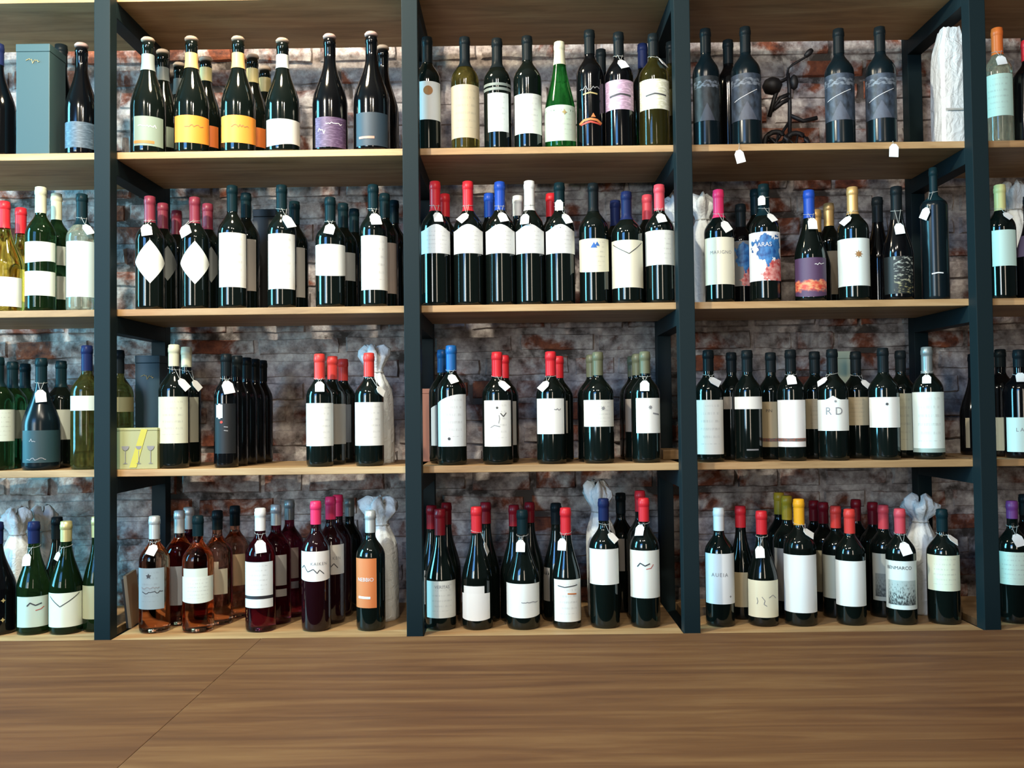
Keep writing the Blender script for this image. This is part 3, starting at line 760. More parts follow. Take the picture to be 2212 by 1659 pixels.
b(1, 1081, 394, 64, 0, 'bx', 'dark', 'blue', 'arched-label bottle with blue capsule', [(1050, 1113, 484, 547, AR, 'print', 'arch')], [(1086, 471, .25)], capb=449)
b(1, 1058, 419, 58, 1, 'bx', 'dark', 'blue', 'blue-capped bottle in the back row', capb=465)
b(1, 1145, 392, 62, 0, 'bx', 'dark', 'white', 'arched-label bottle with white capsule', [(1115, 1175, 484, 547, AR, 'print', 'arch')], [(1136, 475, .05)], capb=450)
b(1, 1120, 424, 58, 1, 'bx', 'dark', 'white', 'white-capped bottle in the back row', capb=462)
b(1, 1210, 396, 64, 0, 'bx', 'dark', 'teal', 'arched-label bottle with black capsule and two tags', [(1180, 1242, 484, 547, AR, 'print', 'arch')], [(1223, 474, .3), (1209, 441, 0, .9)], capb=450)
b(1, 1192, 419, 58, 1, 'bx', 'dark', 'red', 'red-capped bottle behind the twin-tagged one', capb=464)
b(1, 1283, 397, 64, 0, 'bx', 'dark', 'black', 'cream-label bottle with a small blue leaf', [(1252, 1314, 515, 588, CREAM, 'print', 'bow')], capb=452,
  art=[('disc', 1283, 531, 8, INK_BLUE, 3), ('disc', 1290, 528, 6, INK_BLUE, 3)])
b(1, 1355, 415, 68, 0, 'bx', 'dark', 'navy', 'cream envelope-label bottle', [(1322, 1389, 518, 621, CREAM, 'plain')], capb=470, art=[('line', [(1326, 526), (1341, 538), (1359, 548), (1374, 536), (1385, 523)], 1.6, INK)])
b(1, 1331, 434, 60, 1, 'bx', 'dark', 'navy', 'navy-capped bottle behind the envelope label', capb=484)
b(1, 1426, 400, 64, 0, 'bx', 'dark', 'rosy', 'white-label bottle with rosy capsule beside the post', [(1395, 1458, 497, 572, (226, 230, 222), 'print')], [(1429, 473, .2)], capb=450)
b(1, 1400, 422, 60, 1, 'bx', 'dark', 'rosy', 'rosy-capped bottle in the back row', capb=470)
wrapped(1, 1456, 432, 62, 0.25, 'tissue-wrapped bottle behind the rosy capsules')
wrapped(1, 1523, 426, 66, 0.19, 'tissue-wrapped bottle behind the pink capsule', tilt=-.02)
b(1, 1554, 411, 64, 0, 'bx', 'dark', 'pink', 'cream-label bottle with bright pink capsule', [(1524, 1586, 512, 614, CREAM, 'plain')], [(1567, 491, .5)], capb=466, art=[('text', 1558, 545, 10, 'MARIGNO', INK_GREY, 1.1)])
b(1, 1602, 442, 60, 1, 'bx', 'black', 'black', 'black-capped splash-label bottle in the back row', [(1575, 1632, 520, 618, (120, 124, 128), 'splash')], capb=486)
b(1, 1652, 399, 66, 0, 'bx', 'dark', 'teal', 'bottle with a blue and red splash label', [(1620, 1686, 500, 606, (238, 242, 244), 'splash')], [(1666, 472, .4, .9), (1648, 430, 0, .8)], capb=462, art=[('text', 1652, 528, 13, 'ARAS', INK_WHITE)])
b(1, 1634, 410, 56, 2, 'bx', 'dark', 'teal', 'dark bottle close behind the splash label', capb=460)
b(1, 1750, 412, 66, 0, 'bu', 'dark', 'blue', 'bottle with blue capsule and purple sunset label', [(1719, 1783, 556, 641, (84, 60, 92), 'sunset', 'bow')], [(1756, 482, .0)], capb=466, art=[('scrib', 1768, 570, 18, 6, INK_WHITE)])
b(1, 1765, 454, 58, 1, 'bu', 'dark', 'gold', 'gold-capped bottle close behind the blue capsule', capb=498)
b(1, 1793, 440, 58, 2, 'bx', 'dark', 'gold', 'gold-capped bottle with tan label, back row', [(1772, 1815, 542, 636, (150, 140, 124), 'plain')], capb=484)
b(1, 1844, 405, 66, 0, 'bx', 'dark', 'gold', 'gold-capped bottle with white star label', [(1811, 1877, 514, 617, (226, 240, 236), 'plain')], [(1832, 477, -.7, .95)], capb=458, art=[('disc', 1854, 549, 9, INK_BROWN, 8)])
b(1, 1898, 427, 58, 1, 'bu', 'black', 'black', 'black bottle behind, beside the star label', capb=476)
b(1, 1939, 404, 64, 0, 'bu', 'black', 'black', 'black bottle with pale brushed marks', [(1912, 1968, 553, 634, (14, 24, 26), 'marks')], [(1943, 494, .1)], capb=470)
b(1, 2019, 363, 56, 0, 'gr', 'slate', 'teal', 'tall slim dark bottle with a thin neck', [], [(2004, 459, -.5)], capb=432, art=[('line', [(2012, 591), (2024, 589), (2034, 590)], 2.5, INK_WHITE)])
b(1, 2163, 400, 60, 0, 'bx', 'dark', 'lemon', 'bottle with lemon capsule and mint label', [(2146, 2191, 496, 574, (206, 236, 222), 'plain')], [(2175, 468, .6, .8)], capb=450)
wrapped(1, 2193, 399, 66, 0.26, 'tissue-wrapped bottle behind the mint label')
b(1, 2227, 424, 60, 0, 'bu', 'black', 'black', 'dark bottle with mauve label at the photo edge', [(2198, 2250, 505, 552, (98, 84, 104), 'plain')], capb=470)
# ---------------------------------------------------------------- third shelf
G3 = (206, 218, 206)
b(2, -4, 772, 64, 0, 'bx', 'bottle_green', 'teal', 'green bottle with white label at the photo edge', [(-34, 28, 885, 954, G3, 'print')], capb=835)
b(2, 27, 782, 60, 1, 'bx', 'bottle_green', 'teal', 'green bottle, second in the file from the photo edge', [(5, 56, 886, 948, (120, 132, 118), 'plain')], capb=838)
b(2, 54, 786, 58, 2, 'bx', 'bottle_green', 'teal', 'green bottle, third in the file from the photo edge', capb=838)
b(2, 89, 774, 76, 0, 'bu', 'slate', 'teal', 'matte dark bottle with broad base and square tag', [(54, 126, 930, 1000, (34, 62, 68), 'plain')], [(88, 857, .1, 1.1)], capb=828, ym=940, art=[('scrib', 80, 992, 36, 5, INK_GREY), ('scrib', 72, 952, 12, 10, INK_GREY)])
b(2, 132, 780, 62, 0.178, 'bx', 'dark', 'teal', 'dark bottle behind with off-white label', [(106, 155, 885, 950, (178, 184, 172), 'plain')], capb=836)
b(2, 188, 747, 66, 0, 'bx', 'olive', 'navy', 'olive bottle with narrow white band label by the post', [(156, 216, 855, 887, (216, 228, 216), 'plain')], capb=800)
b(2, 257, 757, 60, 1, 'bx', 'olive', 'black', 'olive bottle with cream band half behind the post', [(232, 286, 858, 890, (150, 142, 100), 'plain')], capb=806)
b(2, 376, 745, 64, 0, 'bx', 'dark', 'cream', 'cream-capped bottle with tall cream label', [(344, 404, 857, 958, (218, 222, 200), 'print')], [(393, 832, .6, 1.1)], capb=790)
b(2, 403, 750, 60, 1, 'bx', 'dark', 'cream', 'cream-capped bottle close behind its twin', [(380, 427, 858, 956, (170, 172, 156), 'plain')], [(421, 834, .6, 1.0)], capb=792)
b(2, 489, 765, 52, 0, 'bx', 'black', 'black', 'slim black bottle with white oval mark and tag', [(466, 508, 872, 980, (16, 20, 24), 'plain')], [(492, 839, .2, 1.2)], capb=812,
  art=[('line', [(471, 875), (471, 902)], 5, INK_WHITE), ('line', [(475, 872), (475, 905)], 5, INK_WHITE), ('line', [(479, 874), (479, 903)], 5, INK_WHITE), ('disc', 479, 912, 3, INK_RED, 12), ('line', [(484, 922), (492, 923)], 2, INK_GREY), ('line', [(484, 930), (492, 931)], 2, INK_GREY)])
for k, (x, t, d) in enumerate([(513, 769, 0.150), (533, 773, 0.206), (551, 776, 0.262), (567, 779, 0.318)]):
    b(2, x, t, 44, d, 'bx', 'black', 'black', 'plain black bottle, %s behind the oval mark' % ('first', 'second', 'third', 'last')[k], capb=t + 45)
b(2, 691, 765, 58, 0, 'bx', 'dark', 'brickred', 'red-capped bottle with tag and tall white label', [(662, 719, 871, 964, W1, 'print')], [(691, 838, .0)], capb=819)
b(2, 719, 770, 56, 1, 'bx', 'dark', 'brickred', 'red-capped bottle, first behind the tall white label', [(698, 748, 873, 960, (150, 148, 142), 'plain')], capb=819)  # front bottle's white label again, darkened for shade
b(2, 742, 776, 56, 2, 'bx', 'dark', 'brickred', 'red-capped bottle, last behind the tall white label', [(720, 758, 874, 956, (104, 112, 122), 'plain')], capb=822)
b(2, 798, 763, 62, 0, 'bx', 'dark', 'brickred', 'red-capped bottle in front of the wrapped one', [(768, 828, 869, 963, W1, 'print')], [(819, 846, .9, .9)], capb=813)
wrapped(2, 816, 752, 70, 0.20, 'tissue-wrapped bottle behind a red capsule', tilt=-.03)
b(2, 976, 747, 64, 0, 'bx', 'dark', 'steelblue', 'blue-capped bottle with curved white label', [(947, 1006, 852, 965, (226, 232, 234), 'print', 'slope')], [(978, 821, .4, .95)], capb=801, art=[('disc', 970, 948, 3, INK, 12)])
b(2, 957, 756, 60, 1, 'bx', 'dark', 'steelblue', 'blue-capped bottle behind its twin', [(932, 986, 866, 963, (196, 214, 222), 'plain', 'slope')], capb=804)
b(2, 1075, 761, 66, 0, 'bx', 'dark', 'red', 'red-capped bottle with white drawing label', [(1047, 1103, 865, 965, W1, 'print')], [(1087, 835, .6)], capb=813,
  art=[('disc', 1074, 881, 3.5, INK, 5), ('line', [(1077, 915), (1079, 905), (1078, 897)], 1.5, INK_GREY), ('line', [(1081, 893), (1087, 900), (1093, 892)], 2, INK), ('line', [(1060, 924), (1068, 919), (1080, 922)], 1.5, INK_GREY)])
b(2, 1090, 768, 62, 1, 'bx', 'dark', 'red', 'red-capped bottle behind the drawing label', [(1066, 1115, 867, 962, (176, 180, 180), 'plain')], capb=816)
b(2, 1191, 760, 64, 0, 'bx', 'dark', 'red', 'red-capped bottle with square plain white label', [(1161, 1218, 861, 938, W1, 'plain')], [(1178, 836, -.6)], capb=811, art=[('scrib', 1204, 884, 14, 5, INK_GREY)])
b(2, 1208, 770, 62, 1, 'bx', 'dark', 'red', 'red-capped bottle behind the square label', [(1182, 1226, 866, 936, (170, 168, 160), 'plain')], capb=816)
b(2, 1293, 761, 66, 0, 'bx', 'dark', 'olive', 'olive-capped bottle with wide low label', [(1262, 1325, 864, 922, (228, 228, 218), 'print')], capb=810, art=[('disc', 1303, 882, 5, INK_GREY, 7)])
b(2, 1279, 767, 62, 1, 'bx', 'dark', 'olive', 'olive-capped bottle behind the wide low label', capb=814)
b(2, 1395, 760, 62, 0, 'bx', 'dark', 'olive', 'olive-capped bottle with tag and narrow label', [(1375, 1425, 860, 936, W1, 'plain')], [(1394, 836, .0)], capb=806, art=[('disc', 1405, 880, 5, INK_GREY, 7), ('line', [(1410, 893), (1422, 896)], 3, INK_GREY)])
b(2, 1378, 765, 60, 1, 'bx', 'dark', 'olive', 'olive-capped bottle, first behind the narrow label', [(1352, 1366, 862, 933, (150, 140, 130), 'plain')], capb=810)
b(2, 1368, 770, 58, 2, 'bx', 'dark', 'olive', 'olive-capped bottle, last behind the narrow label', capb=813)
b(2, 1532, 757, 62, 0, 'bx', 'dark', 'black', 'black-capped bottle with tall label against the post', [(1504, 1561, 864, 982, (242, 240, 228), 'print')], [(1543, 827, .9)], capb=801)
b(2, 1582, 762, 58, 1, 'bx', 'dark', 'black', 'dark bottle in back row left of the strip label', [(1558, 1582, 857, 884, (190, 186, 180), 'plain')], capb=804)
b(2, 1616, 757, 60, 0, 'bx', 'dark', 'black', 'dark bottle with a narrow white strip label', [(1589, 1645, 857, 884, W1, 'plain')], capb=803, art=[('line', [(1612, 972), (1636, 972)], 3, INK_GREY)])
b(2, 1667, 762, 58, 1, 'bx', 'dark', 'black', 'back-row bottle with tan mosaic-strip label', [(1644, 1694, 868, 966, (188, 172, 138), 'plain'), (1644, 1694, 947, 954, (120, 60, 50), 'mosaic', None, .0012)], capb=804, art=[('text', 1662, 888, 9, 'PIN', INK)])
b(2, 1710, 756, 60, 0, 'bx', 'dark', 'black', 'front bottle with white mosaic-strip label', [(1682, 1738, 864, 966, (244, 242, 238), 'plain'), (1682, 1738, 947, 954, (150, 70, 60), 'mosaic', None, .0012)], [(1711, 823, .1)], capb=802)
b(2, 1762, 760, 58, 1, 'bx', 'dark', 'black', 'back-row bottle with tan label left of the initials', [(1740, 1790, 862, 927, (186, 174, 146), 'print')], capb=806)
b(2, 1800, 755, 64, 0, 'bx', 'dark', 'black', 'bottle with two large initials on a peaked label', [(1769, 1833, 855, 931, (240, 243, 236), 'plain', 'peak')], [(1782, 826, -.9, .95)], capb=804, art=[('text', 1802, 889, 23, 'R D', INK_GREY, 1.0), ('disc', 1805, 867, 3.5, INK_GREY, 6)])
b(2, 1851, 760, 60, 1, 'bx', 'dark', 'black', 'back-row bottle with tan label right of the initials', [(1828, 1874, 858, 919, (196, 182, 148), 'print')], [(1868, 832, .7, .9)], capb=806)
b(2, 1910, 752, 64, 0, 'bx', 'dark', 'black', 'front bottle with square label and tiny crest', [(1881, 1941, 858, 924, (244, 245, 238), 'plain')], capb=804, art=[('disc', 1916, 873, 4, INK, 6)])
b(2, 1948, 758, 60, 1, 'bx', 'dark', 'black', 'back-row bottle with tall cream label', [(1926, 1972, 850, 973, (200, 204, 178), 'print')], capb=802)
b(2, 2005, 750, 64, 0, 'bx', 'dark', 'grey', 'silver-capped bottle with tall mint-white label', [(1975, 2037, 847, 978, (226, 240, 232), 'print'), (1975, 2037, 969, 978, (150, 168, 160), 'plain', None, .0012)], [(2004, 822, .0, .9)], capb=806)
b(2, 2106, 765, 60, 0.255, 'bu', 'black', 'black', 'black bottle half behind the right post', [(2088, 2096, 903, 968, (150, 140, 116), 'plain'), (2103, 2112, 903, 968, (150, 140, 116), 'plain')], capb=815)
b(2, 2164, 755, 60, 1, 'bx', 'black', 'black', 'dark bottle with off-white label beside the right post', [(2140, 2172, 902, 974, (196, 206, 194), 'plain')], capb=792)
b(2, 2204, 756, 64, 0, 'bx', 'black', 'black', 'dark bottle with mint label cut by the photo edge', [(2178, 2240, 902, 977, (214, 240, 228), 'plain')], [(2207, 818, .0)], capb=792, art=[('text', 2203, 929, 11, 'L A', INK_GREY)])
# ---------------------------------------------------------------- bottom shelf
b(3, -6, 1128, 76, 0, 'bu', 'black', 'navy', 'dark bottle with orange marks cut by the photo edge', capb=1180, ym=1300, art=[('disc', 5, 1300, 5, INK_GOLD, 4), ('disc', 4, 1342, 5, INK_GOLD, 4)])
wrapped(3, 42, 1103, 66, 0.20, 'tissue-wrapped bottle behind a navy capsule', tilt=-.03)
wrapped(3, 92, 1098, 64, 0.29, 'tissue-wrapped bottle in back left of gold capsules')
b(3, 73, 1127, 68, 0, 'bu', 'bottle_green', 'navy', 'green sloping bottle with navy capsule', [(42, 105, 1290, 1356, (190, 206, 192), 'plain')], [(60, 1213, .1, 1.0)], capb=1178, ym=1300, art=[('line', [(60, 1310), (66, 1303), (76, 1309), (88, 1305)], 2.5, INK), ('line', [(76, 1320), (86, 1318), (92, 1313)], 1.5, INK_RED)])
b(3, 143, 1126, 68, 0, 'bu', 'bottle_green', 'palegold', 'gold-capped bottle with envelope label', [(110, 176, 1282, 1356, (226, 232, 214), 'plain')], [(127, 1205, -.3, .7)], capb=1174, ym=1300, art=[('line', [(113, 1289), (131, 1311), (148, 1300), (168, 1284)], 1.6, INK)])
b(3, 123, 1117, 62, 1, 'bu', 'dark', 'black', 'black-capped bottle behind the envelope label', capb=1168, ym=1290)
b(3, 210, 1116, 58, 0.112, 'bu', 'bottle_green', 'palegold', 'gold-capped bottle half behind the left post', [(172, 230, 1266, 1338, (176, 170, 130), 'plain')], capb=1164, ym=1290)
b(3, 334, 1115, 64, 0, 'bx', 'rose', 'silver', 'rose wine with silver capsule and grey shield label', [(302, 353, 1228, 1317, (150, 166, 172), 'print')], [(330, 1192, -.35, 1.0)], capb=1168, art=[('disc', 322, 1245, 6, INK, 5), ('scrib', 326, 1270, 34, 5, INK_GREY), ('scrib', 330, 1280, 40, 6, INK)], ym=1270)
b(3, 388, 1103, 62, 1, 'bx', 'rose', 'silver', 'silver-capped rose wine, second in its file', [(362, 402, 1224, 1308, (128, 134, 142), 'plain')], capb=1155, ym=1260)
b(3, 408, 1096, 58, 2, 'bx', 'pink', 'silver', 'silver-capped rose wine, last in its file', capb=1146, ym=1250)
b(3, 428, 1114, 66, 0, 'bx', 'rose', 'teal', 'rose wine with stepped white label and dark capsule', [(399, 447, 1229, 1252, (216, 226, 214), 'plain'), (397, 458, 1247, 1304, (228, 236, 226), 'print', 'bow', .0009)], capb=1162, ym=1270)
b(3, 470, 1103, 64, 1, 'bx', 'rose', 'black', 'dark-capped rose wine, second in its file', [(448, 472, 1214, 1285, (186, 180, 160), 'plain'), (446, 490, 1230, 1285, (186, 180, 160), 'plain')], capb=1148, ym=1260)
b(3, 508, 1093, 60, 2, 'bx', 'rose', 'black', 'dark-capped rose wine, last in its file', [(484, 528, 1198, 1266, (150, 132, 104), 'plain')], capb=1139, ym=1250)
b(3, 563, 1098, 64, 0, 'bx', 'pink', 'white', 'deep pink bottle with white capsule and split label', [(532, 588, 1215, 1288, (232, 236, 234), 'print'), (532, 588, 1288, 1295, (40, 40, 44), 'plain'), (532, 588, 1295, 1314, (232, 236, 234), 'plain')], [(563, 1184, .1, 1.15)], capb=1150, ym=1270)
b(3, 597, 1090, 62, 1, 'bx', 'pink', 'silver', 'deep pink bottle, second behind the split label', [(574, 618, 1200, 1266, (150, 148, 146), 'plain'), (574, 618, 1274, 1290, (150, 148, 146), 'plain')], capb=1138, ym=1255)  # split label repeated in grey, shade painted in
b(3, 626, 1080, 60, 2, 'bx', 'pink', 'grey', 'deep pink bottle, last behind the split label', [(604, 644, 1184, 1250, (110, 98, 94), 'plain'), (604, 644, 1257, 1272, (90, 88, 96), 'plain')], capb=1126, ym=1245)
KW = (238, 234, 228)
b(3, 683, 1083, 62, 0, 'bx', 'wine', 'pink', 'pink-capped bottle with zigzag mountain label in front', [(652, 711, 1192, 1257, KW, 'plain', 'bow')], capb=1136, ym=1260,
  art=[('text', 689, 1219, 9, 'KAIKEN', INK_GREY, 1.25), ('line', [(655, 1228), (659, 1222), (666, 1236), (677, 1230), (685, 1239), (690, 1232), (699, 1241)], 1.7, INK)])
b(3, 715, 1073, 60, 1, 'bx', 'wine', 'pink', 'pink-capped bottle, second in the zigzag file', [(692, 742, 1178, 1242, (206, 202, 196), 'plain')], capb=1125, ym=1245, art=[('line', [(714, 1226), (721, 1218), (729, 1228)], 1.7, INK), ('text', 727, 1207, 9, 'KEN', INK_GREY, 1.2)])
b(3, 731, 1069, 58, 2, 'bx', 'wine', 'pink', 'pink-capped bottle, third in the zigzag file', capb=1118, ym=1240)
b(3, 756, 1076, 54, 0.326, 'bx', 'dark', 'grey', 'grey-capped bottle at the very back of the file', capb=1118, ym=1240)
b(3, 801, 1103, 62, 0, 'bx', 'dark', 'silver', 'bottle with tall orange label and silver capsule', [(769, 813, 1207, 1314, (214, 122, 66), 'plain')], capb=1154, ym=1260, art=[('text', 789, 1253, 11, 'NEBBIO', INK_WHITE), ('line', [(776, 1291), (800, 1292)], 5, INK_WHITE)])
wrapped(3, 822, 1078, 76, 0.20, 'tissue-wrapped bottle behind the orange label', flare=1.15)
B4 = (214, 214, 204)
b(3, 952, 1100, 66, 0, 'bu', 'dark', 'darkred', 'dark red capped sloping bottle beside the post', [(923, 983, 1256, 1336, B4, 'print')], capb=1160, ym=1280, art=[('text', 955, 1269, 9, 'VERITAS', INK_GREY)])
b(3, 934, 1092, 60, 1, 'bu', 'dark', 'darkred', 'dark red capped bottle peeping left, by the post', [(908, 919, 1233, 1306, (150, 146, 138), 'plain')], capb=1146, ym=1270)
b(3, 966, 1086, 60, 2, 'bu', 'dark', 'darkred', 'dark red capped bottle furthest back by the post', capb=1136, ym=1260)
b(3, 1031, 1095, 66, 0, 'bu', 'dark', 'red', 'red-capped sloping bottle with stepped label', [(1003, 1046, 1267, 1286, (236, 236, 232), 'plain'), (1000, 1057, 1283, 1342, (240, 240, 236), 'plain', 'bow', .0009)], [(1052, 1190, .3)], capb=1155, ym=1280)
b(3, 1051, 1085, 58, 1, 'bu', 'dark', 'darkred', 'dark red capped bottle behind the stepped label', capb=1134, ym=1265)
b(3, 1130, 1102, 72, 0, 'bu', 'dark', 'teal', 'broad black-capped bottle with wide white label', [(1095, 1164, 1262, 1336, W1, 'plain', 'bow')], [(1126, 1183, .0)], capb=1158, ym=1280, art=[('scrib', 1143, 1302, 34, 4, INK_GREY)])
b(3, 1112, 1091, 62, 1, 'bu', 'dark', 'darkred', 'red-capped bottle left behind the wide label', capb=1140, ym=1265)
b(3, 1146, 1085, 60, 2, 'bu', 'dark', 'darkred', 'red-capped bottle right behind the wide label', capb=1132, ym=1260)
b(3, 1224, 1097, 62, 0, 'bu', 'dark', 'red', 'red-capped bottle with tall slim label and tag', [(1198, 1253, 1253, 1344, (240, 240, 232), 'print')], [(1216, 1179, .0)], capb=1159, ym=1280, art=[('line', [(1206, 1266), (1220, 1269), (1246, 1265)], 2, INK), ('line', [(1226, 1283), (1244, 1284)], 3, INK_ORANGE)])
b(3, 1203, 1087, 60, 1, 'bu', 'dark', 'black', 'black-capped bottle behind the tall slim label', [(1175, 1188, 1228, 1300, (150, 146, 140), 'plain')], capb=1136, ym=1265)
b(3, 1306, 1077, 64, 0, 'bx', 'dark', 'navy', 'navy-capped bottle in front of the wrapped bottle', [(1275, 1336, 1187, 1264, W1, 'plain')], [(1322, 1165, .5, .95)], capb=1128, ym=1260)
wrapped(3, 1302, 1044, 66, 0.20, 'tissue-wrapped bottle behind the navy capsule', tilt=-.04)
b(3, 1343, 1065, 58, 0.27, 'bx', 'dark', 'black', 'black-capped bottle with grey label, back row', [(1318, 1350, 1164, 1234, (140, 136, 132), 'plain')], capb=1112, ym=1250)
b(3, 1393, 1076, 64, 0, 'bx', 'dark', 'red', 'red-capped bottle with tall scroll-logo label', [(1363, 1424, 1190, 1293, (232, 232, 222), 'plain')], [(1384, 1150, .1)], capb=1130, ym=1260, art=[('line', [(1378, 1225), (1384, 1217), (1394, 1223), (1404, 1218)], 2.5, INK), ('line', [(1396, 1230), (1406, 1228), (1411, 1220)], 1.5, INK_RED)])
b(3, 1385, 1060, 60, 0.176, 'bx', 'dark', 'red', 'red-capped bottle behind the scroll logo', capb=1108, ym=1245)
b(3, 1555, 1097, 62, 0, 'bx', 'dark', 'white', 'white-capped bottle with spaced capital letters', [(1526, 1585, 1197, 1306, (236, 240, 240), 'plain')], capb=1150, ym=1260, art=[('text', 1555, 1243, 11, 'AUEIA', INK_GREY, 1.25), ('disc', 1576, 1290, 3, INK_GREY, 4)])
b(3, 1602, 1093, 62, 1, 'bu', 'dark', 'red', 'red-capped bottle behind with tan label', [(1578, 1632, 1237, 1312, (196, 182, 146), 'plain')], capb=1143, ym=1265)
b(3, 1648, 1104, 64, 0, 'bu', 'dark', 'red', 'short red-capped bottle with cream sketch label', [(1618, 1680, 1255, 1335, (240, 236, 206), 'plain')], [(1644, 1196, .1)], capb=1158, ym=1290, art=[('line', [(1636, 1292), (1638, 1300), (1636, 1306)], 1.4, INK_GREY), ('line', [(1646, 1290), (1652, 1298), (1650, 1306), (1656, 1310)], 1.4, INK_GREY), ('line', [(1660, 1292), (1668, 1286), (1674, 1294)], 1.2, INK_GREY)])
b(3, 1729, 1078, 68, 0, 'bx', 'dark', 'yellow', 'bright yellow capped bottle with large blank label', [(1695, 1763, 1200, 1325, (238, 242, 240), 'plain')], [(1745, 1157, .8)], capb=1138, ym=1270)
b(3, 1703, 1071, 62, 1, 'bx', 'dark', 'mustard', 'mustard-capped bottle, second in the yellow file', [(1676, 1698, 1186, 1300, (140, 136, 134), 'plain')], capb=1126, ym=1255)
b(3, 1686, 1064, 58, 2, 'bx', 'dark', 'mustard', 'mustard-capped bottle, last in the yellow file', capb=1114, ym=1245)
b(3, 1838, 1100, 62, 0, 'bx', 'dark', 'brickred', 'red-capped bottle with blank label, middle of bay', [(1808, 1868, 1213, 1311, (236, 242, 238), 'plain')], capb=1156, ym=1265)
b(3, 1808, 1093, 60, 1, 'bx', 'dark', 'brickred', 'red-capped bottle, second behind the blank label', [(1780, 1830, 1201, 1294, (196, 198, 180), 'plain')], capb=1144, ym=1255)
b(3, 1781, 1085, 58, 2, 'bx', 'dark', 'darkred', 'red-capped bottle, third behind the blank label', [(1757, 1800, 1190, 1280, (150, 142, 120), 'plain')], capb=1134, ym=1245)  # label dims along the file, shade put into its colour
b(3, 1761, 1081, 52, 0.322, 'bx', 'dark', 'darkred', 'red-capped bottle, last behind the blank label', capb=1128, ym=1240)
b(3, 1852, 1079, 56, 0.322, 'bx', 'dark', 'darkred', 'dark red capped bottle between the two red files', [(1866, 1880, 1186, 1280, (150, 142, 120), 'plain')], capb=1128, ym=1240)
b(3, 1947, 1099, 62, 0, 'bx', 'dark', 'rosy', 'red-capped bottle with grey thicket picture label', [(1916, 1978, 1213, 1318, (222, 234, 230), 'plain'), (1922, 1974, 1255, 1308, (176, 190, 186), 'thicket', None, .0012)], [(1955, 1187, .3, 1.1)], capb=1156, ym=1265, art=[('text', 1943, 1228, 10, 'BENMARCO', INK)])
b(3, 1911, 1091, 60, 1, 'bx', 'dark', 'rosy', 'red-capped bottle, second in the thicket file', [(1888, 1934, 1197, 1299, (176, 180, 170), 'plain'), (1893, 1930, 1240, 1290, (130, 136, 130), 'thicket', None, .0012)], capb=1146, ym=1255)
b(3, 1888, 1085, 58, 2, 'bx', 'dark', 'darkred', 'dark red capped bottle, last in the thicket file', capb=1136, ym=1245)
wrapped(3, 1990, 1074, 66, 0.20, 'tissue-wrapped bottle with frilled top beside the thicket label', flare=1.2)
b(3, 2038, 1100, 66, 0, 'bx', 'dark', 'teal', 'teal-capped bottle with cream label beside the post', [(2008, 2071, 1201, 1278, (226, 230, 204), 'print')], [(2056, 1171, .7, 1.0)], capb=1152, ym=1260)
b(3, 2190, 1082, 66, 0, 'bx', 'dark', 'purple', 'purple-capped bottle with mint label', [(2158, 2222, 1194, 1265, (216, 238, 220), 'print')], [(2199, 1170, .3, 1.1)], capb=1124, ym=1250)
b(3, 2217, 1068, 60, 1, 'bx', 'black', 'black', 'black-capped bottle behind the purple capsule', capb=1116, ym=1240)

# ---------------------------------------------------------------- other things on the shelves
def signature(parent, z, depth):
    rs = random.Random(5); pts = [(-.017 + .034 * q / 12, z + rs.uniform(-.5, .5) * .016 * (1.2 - q / 14)) for q in range(13)]
    V, F = tube([(x, -depth / 2 - .0016, zz) for x, zz in pts], .0008, 5); mesh_obj('signature', V, F, INK_GOLD, parent)


gb, hw, h, dp = carton(0, 35, 107, 95, 0.055, 0.085, (56, 82, 86), 'gift_box', 'tall slate-green gift box with gold signature on the top shelf')
signature(gb, h * .84, dp)
gb, hw, h, dp = carton(2, 292, 345, 768, 0.216, 0.085, (30, 54, 64), 'gift_box', 'dark teal gift box with gold signature behind the glasses carton')
signature(gb, h * .80, dp)
gb, hw, h, dp = carton(1, 547, 596, 452, 0.26, 0.08, (16, 20, 20), 'gift_box', 'black carton standing behind tall white labels on the second shelf')
bx, hw, h, dp = carton(2, 240, 340, 925, 0.052, 0.06, (168, 170, 122), 'glass_box', 'low pale yellow carton with wine glass drawings on the third shelf')
SH_Y = plain('print_yellow', (0.55, 0.52, 0.08), 0.6)
yf = -dp / 2 - .0016
V = [(-.012, yf, .004), (.006, yf, .004), (.034, yf, h * .97), (.018, yf, h * .97)]; mesh_obj('printed_ribbon', V, [(0, 1, 2, 3)], SH_Y, bx)
for gx, s in ((-.022, 1.0), (.012, .8), (.042, 1.0)):
    pr = []
    for k in range(9):
        a = math.pi * k / 8; pr.append((gx + .0095 * s * math.cos(a), yf - .0004, .058 - .011 * s * math.sin(a)))
    V = pr + [(gx - .0008, yf - .0004, .047), (gx + .0008, yf - .0004, .047), (gx + .0008, yf - .0004, .016), (gx - .0008, yf - .0004, .016), (gx - .007, yf - .0004, .014), (gx + .007, yf - .0004, .014), (gx, yf - .0004, .017)]
    mesh_obj('printed_glass', V, [tuple(range(9)), (9, 10, 11, 12), (13, 14, 15)], INK_GREY, bx)
carton(2, 911, 934, 840, 0.235, 0.08, (150, 98, 78), 'wine_box', 'reddish brown narrow box beside the post on the third shelf')
carton(2, 1808, 1838, 759, 0.27, 0.05, (190, 192, 160), 'gift_box', 'pale cream box behind the initials label on the third shelf')
# offcut of wood on the third shelf
p0, p1 = at(1430, 990, 0.22), at(1470, 990, 0.22)
blk = empty('wood_block', ((p0.x + p1.x) / 2, 0.25, ROWZ[2] + .0004)); tag(blk, 'small raw wood block lying by the post on the third shelf', 'wood block')
bevel_box('block', -(p1.x - p0.x) / 2, (p1.x - p0.x) / 2, -.05, .05, 0, .026, MATS['pine_board'], blk, .002)
